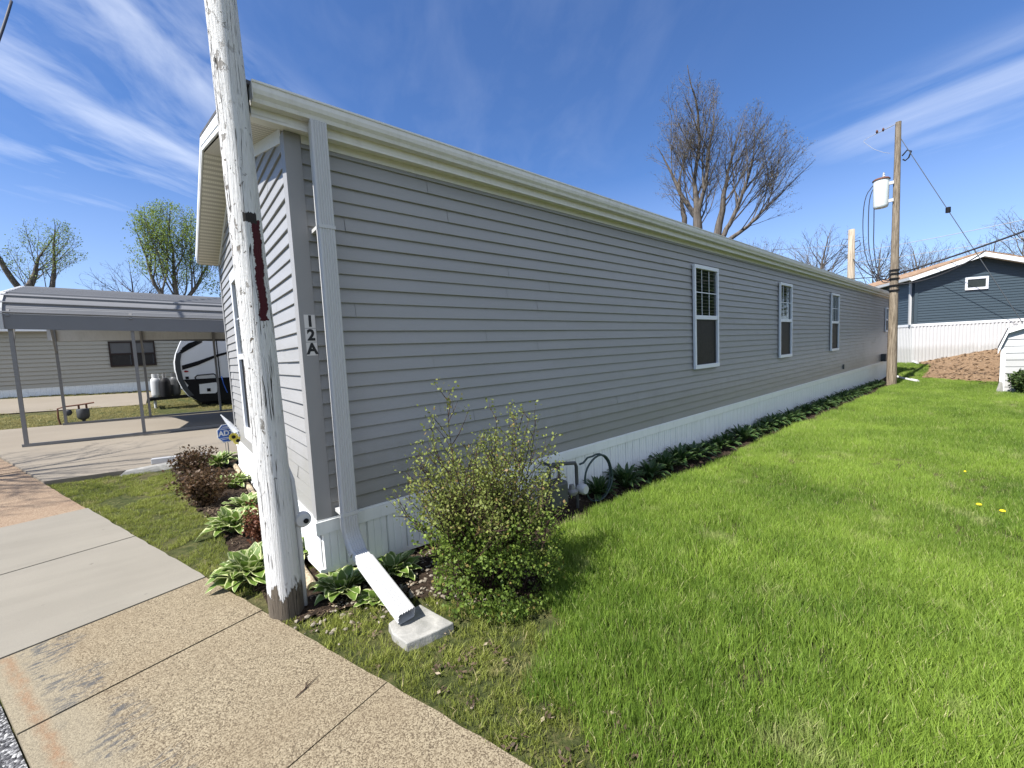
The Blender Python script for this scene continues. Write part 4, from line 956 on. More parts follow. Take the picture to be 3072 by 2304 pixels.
# ------------------------------------------------------------------ carport
cp = empty('carport', (-3.0, 9.0, g(-3, 9)+.045), 'grey metal carport with curved ribbed roof over the driveway', 'carport')
CY0, CY1, CX0, CX1 = 9.15, 13.15, -3.02, 4.3
sl = lambda x: -.024*(x+3.0)
def crel(x, y, z): return (x+3.0, y-9.0, z-(g(-3, 9)+.045))
rp = [(CY0-.06, 1.95), (CY0-.06, 2.235), (CY0-.02, 2.33), (CY0+.08, 2.48), (CY0+.25, 2.62), (CY0+.45, 2.69)]
ridge_y = (CY0+CY1)/2; full = rp+[(ridge_y, 3.03)]+[(2*ridge_y-y, z) for y, z in rp[::-1]]
# resample with ribs
pp = []
for i in range(len(full)-1):
    a, b_ = Vector(full[i]), Vector(full[i+1]); L = (b_-a).length; n_ = max(1, int(L/.02)); 
    for k in range(n_): pp.append(a.lerp(b_, k/n_))
pp.append(Vector(full[-1])); V, F_ = [], []; acc = 0; outp = []
for i, q in enumerate(pp):
    if i: acc += (q-pp[i-1]).length
    tg = (pp[min(i+1, len(pp)-1)]-pp[max(i-1, 0)]).normalized(); nn = Vector((-tg.y, tg.x)) 
    ph = (acc-.285) % .23; h_ = 0
    if acc > .28 and q.y > 2.22:
        if ph < .045: h_ = .034
        elif .11 < ph < .125 or .155 < ph < .17: h_ = .004
    outp.append(q+nn*h_)
NXs = [CX0, CX0+2.1, CX0+4.2, CX1]
for x in NXs:
    for q in outp: V.append(crel(x, q.x, q.y+sl(x)))
n_ = len(outp)
for i in range(len(NXs)-1):
    for j in range(n_-1): F_.append((i*n_+j, i*n_+j+1, (i+1)*n_+j+1, (i+1)*n_+j))
mesh_np('roof', V, F_, 'carport_metal', cp)
box_ob('bounce_panel', crel(CX0+.03, CY1+.035, 1.93), crel(CX1, CY1+.045, 2.22), 'gutter_paint', cp)  # pale strip added: bounce light inside the far fascia put into colour
m_ = MB(); 
for a, b_ in zip(full[:-1], full[1:]):
    na = Vector((b_[0]-a[0], b_[1]-a[1])).normalized(); nv = Vector((-na.y, na.x))*.028
    m_.prism([crel(CX0-.035, a[0]-nv.x*.8, a[1]-nv.y*.8), crel(CX0-.035, b_[0]-nv.x*.8, b_[1]-nv.y*.8), crel(CX0-.035, b_[0]+nv.x, b_[1]+nv.y), crel(CX0-.035, a[0]+nv.x, a[1]+nv.y)], (.075, 0, 0))
m_.build('edge_trim', 'white_metal', cp)
m_ = MB()
for yy_ in (CY0-.062,): m_.box(crel(CX0+.04, yy_-.004, 2.232), crel(CX1, yy_+.01, 2.242))
o_ = m_.build('eave_trim', 'white_metal', cp)
for v_ in o_.data.vertices: v_.co.z += sl(v_.co.x-3.0)
rail_r = .028
for row, yy_ in ((0, CY0), (1, CY1)):
    m_ = MB(); m_.hexa([crel(x, y, z) for x, y, z in ((CX0+.04, yy_-rail_r, g(CX0, yy_)+.046), (CX1, yy_-rail_r, g(CX1, yy_)+.046), (CX1, yy_+rail_r, g(CX1, yy_)+.046), (CX0+.04, yy_+rail_r, g(CX0, yy_)+.046),
                                                       (CX0+.04, yy_-rail_r, g(CX0, yy_)+.10), (CX1, yy_-rail_r, g(CX1, yy_)+.10), (CX1, yy_+rail_r, g(CX1, yy_)+.10), (CX0+.04, yy_+rail_r, g(CX0, yy_)+.10))])
    m_.build('base_rail', 'steel_grey', cp)
    for x in (-2.92, -1.22, .48, 2.15, 3.9):
        zz0, zz1 = g(x, yy_)+.101, 2.22+sl(x); m_ = MB(); m_.box(crel(x-.028, yy_-.028, zz0), crel(x+.028, yy_+.028, zz1)); m_.build('leg', 'steel_grey', cp)
        s_ = 1 if row == 0 else -1
        m_ = MB(); m_.sweep([crel(x, yy_+s_*.03, 1.62+sl(x)), crel(x, yy_+s_*.52, 2.66+sl(x))], [(-.02, -.02), (.02, -.02), (.02, .02), (-.02, .02)]); m_.build('brace', 'steel_grey', cp)
for x in (-2.92, -1.22, .48, 2.15, 3.9):
    m_ = MB(); m_.sweep([crel(x, y, z-.045+sl(x)) for y, z in full[1:-1]], [(-.025, -.025), (.025, -.025), (.025, .025), (-.025, .025)]); m_.build('roof_bow', 'steel_grey', cp)

# ------------------------------------------------------------------ travel trailer with propane tanks
rvz = g(1, 15)
rvo = empty('travel_trailer', (0, 14.8, rvz), 'white and black travel trailer parked behind the carport', 'travel trailer')
def rr3(x, y, z): return (x, y-14.8, z-rvz)
nose = [(.03, -.12), (-.12, -.02), (-.26, .10), (-.40, .35), (-.50, .67), (-.535, 1.02), (-.53, 1.28), (-.47, 1.56), (-.34, 1.89), (-.10, 2.35), (.15, 2.62), (.5, 2.78)]
m_ = MB(); m_.prism([rr3(x, 14.8, z) for x, z in nose+[(6.2, 2.78), (6.2, -.12)]], (0, 2.3, 0)); m_.build('body', 'rv_white', rvo, bevel=.02)
def panel(name, pts, mat, y=14.798, th=.012):
    mm = MB(); mm.prism([rr3(x, y-th, z) for x, z in pts], (0, th, 0)); return mm.build(name, mat, rvo)
panel('lower_panel', [(.06, -.15), (-.13, .0), (-.25, .11), (-.33, .26), (-.22, .46), (-.34, .66), (6.18, .60), (6.18, -.15)], 'black_plastic', 14.797, .010)
panel('nose_trim', [(x+.02, z) for x, z in nose[2:8]]+[(x+.16, z) for x, z in nose[2:8]][::-1], 'dark_grey', 14.786, .008)
panel('stripe', [(-.34, .99), (-.34, 1.14), (.1, 1.27), (.64, 1.47), (1.6, 1.74), (1.6, 1.68), (.64, 1.385), (.1, 1.13)], 'black_plastic', 14.796, .008)
for k in range(4): panel('stripe', [(-.44+.05*k, 1.50+.075*k), (-.1, 1.74+.05*k), (.28, 1.93+.03*k), (.28, 1.91+.03*k), (-.08, 1.69+.05*k), (-.43+.05*k, 1.46+.075*k)], 'black_plastic', 14.796, .008)
panel('hatch', [(.06, .14), (.50, .12), (.55, .17), (.58, .46), (.55, .50), (.07, .47)], 'rv_white', 14.780, .010)
panel('hatch_lock', [(.27, .20), (.37, .20), (.37, .31), (.27, .31)], 'black_plastic', 14.768, .010)
panel('marker_lamp', [(-.30, .92), (-.25, .90), (-.18, .92), (-.18, .95), (-.25, .97), (-.30, .95)], 'red_lamp', 14.790, .012)
panel('vent', [(-.28, .67), (-.19, .67), (-.19, .76), (-.28, .76)], 'black_plastic', 14.788, .012)
panel('slide_edge', [(.66, .15), (.69, .15), (.69, 2.6), (.66, 2.6)], 'black_plastic', 14.788, .014)
panel('window', [(.95, 1.12), (2.2, 1.15), (2.2, 1.65), (.95, 1.60)], 'window_glass', 14.788, .014)
m_ = MB(); m_.tube([rr3(x, 14.74, z) for x, z in ((-.02, .62), (-.02, .72), (.04, .78), (.50, .80), (.56, .75), (.57, .62))], .022, 8); m_.build('grab_rail', 'black_plastic', rvo)
m_ = MB(); m_.box(rr3(-1.25, 15.0, .03), rr3(.3, 15.06, .11)); m_.box(rr3(-1.25, 15.6, .03), rr3(.3, 15.66, .11)); m_.box(rr3(-1.25, 14.98, .02), rr3(-1.18, 15.68, .12)); m_.build('hitch_frame', 'black_plastic', rvo)
m_ = MB(); m_.box(rr3(.1, 15.2, -.30), rr3(5.9, 16.7, -.13)); m_.build('chassis', 'black_plastic', rvo)
for x in (.95, 1.75, 3.6):
    m_ = MB(); m_.lathe([(.001, 0), (.30, 0), (.33, .03), (.33, .18), (.001, .2)], rr3(x, 15.05, -.02), 24, 'y'); m_.build('wheel', 'black_plastic', rvo)
m_ = MB(); m_.lathe([(.001, 0), (.04, 0), (.04, .32), (.001, .32)], rr3(-1.13, 15.3, -.28), 12); m_.build('tongue_jack', 'white_metal', rvo)
m_ = MB(); m_.tube([rr3(.72, 14.74, .7), rr3(.76, 14.74, .4), rr3(.84, 14.72, .1)], .015, 6); tag(m_.build('strap', 'blue_strap', rvo))
tp = [(.001, 0), (.10, .0), (.135, .04), (.14, .10), (.14, .52), (.125, .60), (.08, .65), (.001, .66)]
for k, (x, y, mat, lab) in enumerate(((-1.06, 15.15, 'white_metal', 'white propane tank, leftmost on the trailer hitch'), (-.57, 15.25, 'gauge_grey', 'grey propane tank nearest the trailer nose'))):
    e_ = empty('propane_tank', (x, y, .125), lab, 'propane tank', 'propane tanks on the trailer hitch')
    m_ = MB(); m_.lathe(tp, (0, 0, 0), 22); m_.build('cylinder', mat, e_, autosmooth=True)
    m_ = MB(); m_.lathe([(.085, .64), (.09, .64), (.09, .78), (.085, .78)], (0, 0, 0), 16); m_.build('collar', mat, e_)
m_ = MB(); m_.lathe([(.10, 0), (.15, .01), (.155, .1), (.15, .48), (.13, .56), (.08, .62), (.001, .63)], (0, 0, 0), 20)
cv_ = empty('battery_cover', (-.83, 15.02, .125), 'black plastic tank cover standing between the two propane tanks', 'cover'); m_.build('shell', 'black_plastic', cv_, autosmooth=True)
m_ = MB(); m_.lathe([(.05, .6), (.055, .78), (.05, .78)], (0, 0, 0), 12); m_.build('valve', 'steel_grey', cv_)

# ------------------------------------------------------------------ gas meter in the grass strip
g2x, g2y = -2.75, 13.55; g2z = g(g2x, g2y)
gm2 = empty('gas_meter', (g2x, g2y, g2z), 'dark rusty gas meter standing in the grass strip beyond the carport', 'gas meter')
m_ = MB(); m_.lathe([(.03, .0), (.04, .05), (.10, .08), (.13, .14), (.135, .32), (.12, .36), (.001, .37)], (.12, 0, .04), 18); m_.build('meter_body', 'gauge_grey', gm2, autosmooth=True)
m_ = MB(); m_.tube([(-.33, 0, 0), (-.36, 0, .2), (-.35, 0, .46), (-.2, 0, .50), (.1, 0, .52), (.36, 0, .55)], .02, 8); m_.tube([(.05, 0, .52), (.05, 0, .38)], .022, 8); m_.tube([(.20, 0, .53), (.20, 0, .38)], .022, 8); m_.build('pipe', 'rusty', gm2)
m_ = MB(); m_.lathe([(.001, -.05), (.08, -.04), (.09, 0), (.05, .05), (.001, .06)], (-.17, 0, .33), 18, 'y'); m_.build('regulator', 'dark_grey', gm2, autosmooth=True)

# ------------------------------------------------------------------ yard sign, flower ornament, blocks by the driveway
sgx, sgy = -.115, 4.52; sgz = g(sgx, sgy)
sgn = empty('yard_sign', (sgx, sgy, sgz), 'blue octagonal security sign with white letters on a thin stake beside the gable wall', 'sign')
sgn.rotation_euler = (0, 0, R(6))
oc = [(.13*math.cos(PI/8+PI/4*k), .13*math.sin(PI/8+PI/4*k)) for k in range(8)]
m_ = MB(); m_.prism([(x*.92, 0, .50+z*1.12) for x, z in oc], (0, .008, 0)); pn = m_.build('panel', 'sign_white', sgn)
m_ = MB(); m_.prism([(x*.84, -.0015, .50+z*1.03) for x, z in oc], (0, .0012, 0)); m_.build('face', 'sign_blue', pn)
text_mesh('lettering', 'ADT', .105, (0, -.0032, .500), (R(90), 0, 0), 'sign_white', pn, bold=.004, sx=.9)
m_ = MB()
for zz_, w_ in ((.585, .06), (.565, .08), (.435, .08), (.415, .06), (.60, .04)): m_.box((-w_, -.0035, zz_-.004), (w_, -.0018, zz_+.003))
m_.build('bars', 'sign_white', pn)
m_ = MB(); m_.tube([(.012, .004, -.02), (.012, .012, .38)], .006, 6); m_.tube([(-.02, .012, -.02), (-.02, .012, .38)], .004, 6); m_.build('stake', 'steel_grey', sgn)
fo = empty('flower_ornament', (-.05, 3.93, .085), 'sunflower ornament with a clear plastic cone fixed at the far corner of the gable', 'ornament')
m_ = MB(); m_.tube([(.02, 0, .03), (-.02, .05, .10), (-.08, .10, .20), (-.14, .15, .30)], [.042, .038, .024, .006], 12); m_.build('cone', 'clear_plastic', fo)
for k, (dx, dz_) in enumerate(((-.035, -.01), (.01, -.07))):
    m_ = MB()
    for j in range(12): a = 2*PI*j/12; m_.add([(dx, -.045, dz_), (dx+.05*math.cos(a-.25), -.047, dz_+.05*math.sin(a-.25)), (dx+.062*math.cos(a), -.05, dz_+.062*math.sin(a)), (dx+.05*math.cos(a+.25), -.047, dz_+.05*math.sin(a+.25))], [(0, 1, 2, 3)])
    fl = m_.build('flower', 'yellow', fo); m_ = MB(); m_.lathe([(.001, -.008), (.022, -.006), (.024, .006), (.001, .006)], (dx, -.055, dz_), 14, 'y'); m_.build('flower_centre', 'black_plastic', fl)
m_ = MB(); m_.hexa([(-1.02, 5.28, g(-1, 5.2)+.046), (-.34, 5.20, g(-.3, 5.2)+.046), (-.33, 5.29, g(-.3, 5.2)+.046), (-1.01, 5.37, g(-1, 5.3)+.046), (-1.02, 5.28, g(-1, 5.2)+.13), (-.34, 5.20, g(-.3, 5.2)+.13), (-.33, 5.29, g(-.3, 5.2)+.13), (-1.01, 5.37, g(-1, 5.3)+.13)])
tag(m_.build('gutter_offcut', 'white_metal', None, bevel=.006), 'white metal downspout end lying on the driveway edge behind the dark shrubs', 'downspout piece')
m_ = MB(); z0_ = g(-1, 5)-.01
m_.hexa([(-1.38, 4.97, z0_), (-.35, 4.93, z0_), (-.35, 5.11, z0_), (-1.36, 5.11, z0_), (-1.30, 5.01, z0_+.06), (-.35, 4.98, z0_+.10), (-.35, 5.10, z0_+.11), (-1.28, 5.10, z0_+.07)])
tag(m_.build('splash_block', 'stone_grey', None, bevel=.006), 'low grey concrete splash block between driveway and lawn strip', 'concrete block')

# ------------------------------------------------------------------ plants
def leaf_grid(L, W, arch, roll_, twist, nl=7, nw=4, wav=.0):
    """a hosta leaf starting at the origin along +x; returns verts, faces, uv"""
    V, UV = [], []
    for i in range(nl+1):
        t_ = i/nl
        tb = max(0, (t_-.22)/.78); wdt = W*max(.10, math.sin(PI*min(1, tb*.97+.02)**.80)**.72) if t_ < .98 else W*.04
        ang = arch[0]+(arch[1]-arch[0])*t_**1.3
        if i == 0: px_, pz2 = 0, 0
        else: px_ += L/nl*math.cos(ang); pz2 += L/nl*math.sin(ang)
        for j in range(nw+1):
            s_ = (j/nw-.5)*2; up = roll_*wdt*abs(s_)**1.6
            wz = wav*math.sin(t_*14+s_*2+twist*9)*abs(s_)**2*wdt
            V.append((px_-math.sin(ang)*up*.5, s_*wdt, pz2+math.cos(ang)*up+wz)); UV.append((j/nw, t_))
    F_ = [(i*(nw+1)+j, i*(nw+1)+j+1, (i+1)*(nw+1)+j+1, (i+1)*(nw+1)+j) for i in range(nl) for j in range(nw)]
    return np.array(V), np.array(F_), np.array(UV)
def hosta_mesh(seed, nleaf=34, rad=.28, h=.2, W=.05, nl=8, nw=6):
    rs = random.Random(seed); VV, FF, UU = [], [], []; o = 0
    for k in range(nleaf):
        fr = k/nleaf; az = k*2.399+rs.uniform(-.3, .3)
        L = rad*(1.05-.25*fr)*rs.uniform(.85, 1.12); e0 = R(48+36*fr+rs.uniform(-8, 8)); e1 = R(-30+82*fr+rs.uniform(-22, 18))
        V, F_, UV = leaf_grid(L, W*rs.uniform(.8, 1.15)*(1-.15*fr), (e0, e1), rs.uniform(.12, .42), rs.random(), nl, nw, .30)
        tw = rs.uniform(-.3, .3); c_, s_ = math.cos(tw), math.sin(tw)
        V = np.stack([V[:, 0], V[:, 1]*c_-V[:, 2]*s_*.4, V[:, 2]*1+V[:, 1]*s_*.6], -1)
        V[:, 0] += .012+.03*(1-fr); V[:, 2] *= h/.2*.9
        c_, s_ = math.cos(az), math.sin(az); V = np.stack([V[:, 0]*c_-V[:, 1]*s_, V[:, 0]*s_+V[:, 1]*c_, V[:, 2]], -1)
        VV.append(V); FF.append(F_+o); UU.append(UV); o += len(V)
    return np.concatenate(VV), np.concatenate(FF), np.concatenate(UU)
def hosta(x, y, rad, h, label, seed, W=.05, n_=34, mat='hosta_bright', group='variegated hostas in the beds', mesh=None, rz_=0, sc=1, z=None):
    zz_ = g(x, y) if z is None else z
    if mesh is None:
        V, F_, UV = hosta_mesh(seed, n_, rad, h, W); o = mesh_np('hosta', V, F_, mat, uv=UV, smooth=True)
    else: o = link(bpy.data.objects.new('hosta', mesh))
    o.location = (x, y, zz_); o.rotation_euler = (0, 0, rz_); o.scale = (sc, sc, sc)
    return tag(o, label, 'hosta', group)
hosta(-.37, .36, .25, .26, 'large yellow edged hosta directly left of the white pole', 21, .056, 72)
hosta(-.11, .50, .22, .24, 'hosta whose leaves show right of the white pole against the skirting', 22, .052, 34)
hosta(-.22, .74, .17, .17, 'small hosta partly hidden behind the white pole on its left', 23, .046, 28)
hosta(-.36, 1.50, .25, .24, 'green hosta with white edges between the big front hosta and the dark shrub', 24, .050, 62)
hosta(-.20, 2.15, .22, .20, 'pale edged hosta close to the gable skirting beyond the red brown shrub', 25, .048, 34)
hosta(-.20, 3.15, .26, .20, 'pale hosta half way along the gable bed behind the nearer dark shrub', 26, .048, 38)
hosta(-.24, 4.55, .28, .24, 'pale hosta at the driveway end of the bed below the blue sign', 27, .048, 48)
hosta(.055, -.20, .20, .20, 'hosta in front of the skirting left of the downspout extension', 28, .048, 34)
hosta(.40, -.22, .20, .19, 'hosta right of the downspout extension before the skirting', 29, .046, 34)
hosta(.19, -.44, .13, .10, 'small low hosta partly under the downspout extension', 30, .042, 16)
hms = []
for k in range(4):
    V, F_, UV = hosta_mesh(50+k, 52, .25, .27, .027, 5, 2)
    oo = mesh_np('hosta', V, F_, 'hosta_dark', uv=UV, smooth=True); hms.append(oo.data); bpy.data.objects.remove(oo)
xx_ = 2.72; k = 0; lasth = None
while xx_ < 18.3:
    sc = random.uniform(.85, 1.15)
    hosta(xx_, -.235+random.uniform(-.04, .03), 0, 0, 'dark green hosta in the long row at the foot of the white skirting', 0, mesh=hms[k % 4], group='dark hostas in a row along the skirting', rz_=random.uniform(0, 6), sc=sc)
    lasth = COL.objects[-1]
    if k == 0: lasth['label'] = 'first hosta of the skirting row, under the coiled garden hose'
    xx_ += random.uniform(.34, .46); k += 1

lasth['label'] = 'last hosta of the skirting row, next to the transformer pole'
def leaves_np(P, size, shade=None, up=.3, aspect=.6, seed=0, fold=True):
    """small diamond leaves at points P"""
    r_ = np.random.default_rng(seed); n_ = len(P); sz = size*r_.uniform(.6, 1.3, n_)[:, None]
    d = r_.normal(size=(n_, 3)); d[:, 2] += up; d /= np.linalg.norm(d, axis=1)[:, None]
    a = r_.normal(size=(n_, 3)); s = np.cross(d, a); s /= np.linalg.norm(s, axis=1)[:, None]
    V = np.stack([P, P+d*sz*.5+s*sz*aspect*.5, P+d*sz, P+d*sz*.5-s*sz*aspect*.5], 1).reshape(-1, 3)
    F_ = np.arange(4*n_).reshape(-1, 4); sh = np.repeat(shade if shade is not None else r_.random(n_), 4)
    return V, F_, sh
def segs_mesh(A, B, ra, rb, ns=4):
    A, B = np.asarray(A), np.asarray(B); ra = np.asarray(ra)[:, None]; rb = np.asarray(rb)[:, None]
    d = B-A; d /= (np.linalg.norm(d, axis=1)[:, None]+1e-9); ref = np.tile([[.31, .22, .93]], (len(d), 1)); ref[np.abs(d[:, 2]) > .9] = [.93, .3, .1]
    s = np.cross(d, ref); s /= np.linalg.norm(s, axis=1)[:, None]; o = np.cross(d, s); n_ = len(A); V = []
    for j in range(ns):
        a = 2*PI*j/ns; e = s*math.cos(a)+o*math.sin(a); V.append(A+e*ra); V.append(B+e*rb)
    V = np.stack(V, 1).reshape(-1, 3); base = (np.arange(n_)*2*ns)[:, None]
    F_ = np.concatenate([base+np.array([[2*j, 2*((j+1) % ns), 2*((j+1) % ns)+1, 2*j+1]]) for j in range(ns)], 0)
    return V, F_

# big twiggy shrub by the stone
def shrub():
    rs = random.Random(5); A, B, ra, rb = [], [], [], []; LP, LS, UP = [], [], []
    bx0, by0 = .80, -.85; bz0 = g(bx0, by0)
    def stem(p, d, L, r_, lvl, dens, wob=.10):
        n_ = max(3, int(L/.035)); q = Vector(p); d = Vector(d).normalized()
        for i in range(n_):
            if q.x > bx0+.60 or q.x < bx0-.66 or q.y < by0-.52 or q.y > -.12: break
            d = (d+Vector((rs.gauss(0, wob), rs.gauss(0, wob), rs.gauss(.01, .05)))).normalized(); q2 = q+d*(L/n_)
            t_ = i/n_; A.append(q[:]); B.append(q2[:]); ra.append(r_*(1-.75*t_)); rb.append(r_*(1-.75*(t_+1/n_)))
            hgt = q2.z-bz0
            k = dens*(1.2 if t_ > .25 else .4)
            for _ in range(int(k)+(rs.random() < k % 1)):
                off = Vector((rs.gauss(0, 1), rs.gauss(0, 1), rs.gauss(0, 1)))*.018
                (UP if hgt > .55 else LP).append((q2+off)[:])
            if lvl < 2 and rs.random() < (.36 if lvl == 0 else .22) and t_ > .12:
                az = rs.uniform(0, 2*PI); sd = Vector((math.cos(az), math.sin(az), rs.uniform(.0, .9)))
                stem(q2, (d*.8+sd*.8), L*(1-t_)*rs.uniform(.3, .6)+.05, r_*.5, lvl+1, dens)
            q = q2
    for k in range(74):
        az = rs.uniform(0, 2*PI); sp = rs.uniform(.05, .80); x0, y0 = bx0+rs.gauss(0, .09), by0+rs.gauss(0, .07)
        L = rs.uniform(.60, 1.08)*(1-.05*sp)
        stem((x0, y0, bz0), (math.cos(az)*sp, math.sin(az)*sp*.7, 1), L, .0055, 0, 2.2)
    for dx, dy, L in ((-.36, -.02, 1.36), (-.32, .0, 1.15), (.42, .02, 1.16), (.52, .04, 1.10), (.08, -.03, 1.18), (-.50, -.05, 1.05), (.20, .03, 1.16), (-.1, 0, 1.16), (-.45, .03, 1.1), (.30, -.04, 1.14), (-.2, -.05, 1.12)):
        stem((bx0+dx*.1, by0, bz0), (dx*.85, dy, 1), L, .006, 0, 2.4, .035)
    # dense low skirt of leaves
    for k in range(12500):
        az = rs.uniform(0, 2*PI); rr_ = rs.random()**.5; hz = rs.uniform(.0, .56)*(1-.30*rr_)
        rx = .47*(1-.15*(hz/.5)); x = bx0+.05+rr_*rx*math.cos(az); y = by0-.03+rr_*.40*math.sin(az)
        w_ = math.sin(x*17)*math.sin(y*19+hz*11)+math.sin(hz*23+x*9)
        if w_ < -.35: continue
        LP.append((x, y, bz0+hz))
    V, F_ = segs_mesh(A, B, ra, rb, 4)
    sh_ = empty('shrub', (0, 0, 0), 'big twiggy shrub with small yellow green leaves beside the stone slab', 'shrub')
    mesh_np('stems', V, F_, 'dark_bark', sh_)
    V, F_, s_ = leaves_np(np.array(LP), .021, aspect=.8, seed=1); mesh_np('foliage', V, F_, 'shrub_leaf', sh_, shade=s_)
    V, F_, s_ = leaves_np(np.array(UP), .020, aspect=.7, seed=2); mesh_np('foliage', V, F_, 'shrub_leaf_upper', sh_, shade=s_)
shrub()
def small_shrub(x, y, r_, h, mat, label, seed, nl=2600, leaf=.035, group=None, name='shrub'):
    rs = random.Random(seed); A, B, ra, rb, LP = [], [], [], [], []; z0_ = g(x, y)
    for k in range(26):
        az = rs.uniform(0, 2*PI); sp = rs.uniform(.1, 1.0); q = Vector((x, y, z0_)); d = Vector((math.cos(az)*sp*r_/h, math.sin(az)*sp*r_/h, 1)).normalized(); L = math.hypot(h*rs.uniform(.7, 1.05), sp*r_)
        for i in range(8):
            d = (d+Vector((rs.gauss(0, .12), rs.gauss(0, .12), 0))).normalized(); q2 = q+d*L/8; A.append(q[:]); B.append(q2[:]); ra.append(.005*(1-i/9)); rb.append(.005*(1-(i+1)/9)); q = q2
            for _ in range(int(nl/26/8)): LP.append((q2+Vector((rs.gauss(0, 1), rs.gauss(0, 1), rs.gauss(0, 1)))*.035)[:])
    e_ = empty(name, (0, 0, 0), label, 'shrub', group)
    V, F_ = segs_mesh(A, B, ra, rb, 3); mesh_np('stems', V, F_, 'dark_bark', e_)
    V, F_, s_ = leaves_np(np.array(LP), leaf, aspect=.7, seed=seed); mesh_np('foliage', V, F_, mat, e_, shade=s_); return e_
small_shrub(-.55, 4.05, .32, .36, 'purple_leaf', 'dark purple brown shrub nearest the driveway beside the pale hosta', 31, 3000)
small_shrub(-.50, 2.62, .32, .36, 'purple_leaf', 'dark purple brown shrub in the middle of the gable bed', 32, 3400)
small_shrub(-.20, 1.12, .20, .26, 'red_leaf', 'low reddish brown shrub between two hostas behind the white pole', 33, 1700, .028)
small_shrub(16.55, -3.42, .42, .55, 'conifer_leaf', 'round dark green evergreen bush in front of the shed', 34, 6000, .06)

# ------------------------------------------------------------------ trees
def tree(name, base, tips, env, label, seed, r0_=.2, levels=3, step=.5, twig_r=.008, spc=(1.0, .42, .26, .16), ang=(32, 38, 38, 34), leaf=None, nleaf=0, leafsize=.08, bark='bark', group=None, trop=.10, forks=None, ratio=(1, .55, .42, .35), cat='tree', minr=.007):
    """tips: trunk polylines; env: list of (centre, radii) ellipsoids that bound the crown"""
    rs = random.Random(seed); A, B, ra, rb, LP = [], [], [], [], []; bv = Vector(base)
    def exitd(p, d):
        best = 0
        for c, rd in env:
            o = [(p[i]-c[i])/rd[i] for i in range(3)]; v_ = [d[i]/rd[i] for i in range(3)]
            a = sum(q*q for q in v_); b_ = sum(o[i]*v_[i] for i in range(3)); cc = sum(q*q for q in o)-1; D = b_*b_-a*cc
            if D > 0:
                t_ = (-b_+math.sqrt(D))/a
                if t_ > best and cc < 0.6: best = t_
        return best
    def grow(p, d, L, r_, lvl):
        st_ = (step, step*.7, step*.5, step*.4)[min(lvl, 3)]; n_ = max(2, int(L/st_)); q = Vector(p); d = Vector(d).normalized(); nxt = spc[min(lvl, 3)]*rs.uniform(.3, 1); run = 0
        for i in range(n_):
            jit = (.06, .09, .12, .14)[min(lvl, 3)]
            d = (d+Vector((rs.gauss(0, jit), rs.gauss(0, jit), rs.gauss(trop, jit*.6)))).normalized(); q2 = q+d*(L/n_); t_ = i/n_
            rA = max(minr*.6, r_*(1-.8*t_)); rB = max(minr*.5, r_*(1-.8*(t_+1/n_))); A.append(q[:]); B.append(q2[:]); ra.append(rA); rb.append(rB)
            run += L/n_
            if lvl < levels and t_ > (.12 if lvl else .1):
                while run > nxt:
                    run -= nxt; az = rs.uniform(0, 2*PI); an = R(ang[min(lvl, 3)]*rs.uniform(.7, 1.25))
                    s_ = d.orthogonal().normalized(); s_.rotate(__import__('mathutils').Quaternion(d, az)); nd = d*math.cos(an)+s_*math.sin(an)
                    if nd.z < -.15: nd.z *= .3
                    nd.normalize(); ex = exitd(q2, nd); Lc = min(ex*rs.uniform(.8, 1.03), max(L*ratio[min(lvl+1, 3)]*(1.15-.7*t_)*rs.uniform(.7, 1.3), .25))
                    if Lc > .12: grow(q2, nd, Lc, max(minr, min(rA*.6, .0078*Lc+.0025)), lvl+1)
                    nxt = spc[min(lvl, 3)]*rs.uniform(.6, 1.4)
            if leaf and lvl >= levels-1:
                for _ in range(nleaf): LP.append((q2+Vector((rs.gauss(0, 1), rs.gauss(0, 1), rs.gauss(0, 1)))*leafsize*1.2)[:])
            q = q2
    for pl_ in tips:
        pts = [Vector(q) for q in pl_['p']]; rr_ = pl_['r']
        # subdivide trunk line
        segs_ = []
        for i in range(len(pts)-1):
            for k in range(6): segs_.append((pts[i].lerp(pts[i+1], k/6), pts[i].lerp(pts[i+1], (k+1)/6), rr_[i]+(rr_[i+1]-rr_[i])*k/6, rr_[i]+(rr_[i+1]-rr_[i])*(k+1)/6))
        tot = len(segs_)
        off = Vector((0, 0, 0)); 
        for i, (a, b_, r1, r2) in enumerate(segs_):
            o2 = off+Vector((rs.gauss(0, .02), rs.gauss(0, .02), 0)); A.append((a+off)[:]); B.append((b_+o2)[:]); ra.append(r1); rb.append(r2); off = o2
            if i/tot > pl_.get('from', .3):
                for _ in range(pl_.get('n', 2)):
                    d0 = (b_-a).normalized(); az = rs.uniform(0, 2*PI); an = R(ang[0]*rs.uniform(.6, 1.25)); s_ = d0.orthogonal().normalized(); s_.rotate(__import__('mathutils').Quaternion(d0, az))
                    nd = (d0*math.cos(an)+s_*math.sin(an)).normalized(); ex = exitd(b_, nd)
                    if ex > .3: Lx = ex*rs.uniform(.85, 1.0); grow(b_+off, nd, Lx, max(minr*1.5, min(r2*.55, .0100*Lx+.005)), 1)
        grow(pts[-1]+off, (pts[-1]-pts[-2]), max(.5, exitd(pts[-1], (pts[-1]-pts[-2]).normalized())*.98), rr_[-1], 1)
    V = np.array(A); o = empty(name, base, label, cat, group); bb = np.array(base)
    A, B, ra, rb = np.array(A)-bb, np.array(B)-bb, np.array(ra), np.array(rb)
    big = ra > .04
    V, F_ = segs_mesh(A[big], B[big], ra[big], rb[big], 8); mesh_np('trunk', V, F_, bark, o, smooth=True)
    V, F_ = segs_mesh(A[~big], B[~big], ra[~big], rb[~big], 3); mesh_np('crown', V, F_, bark, o)
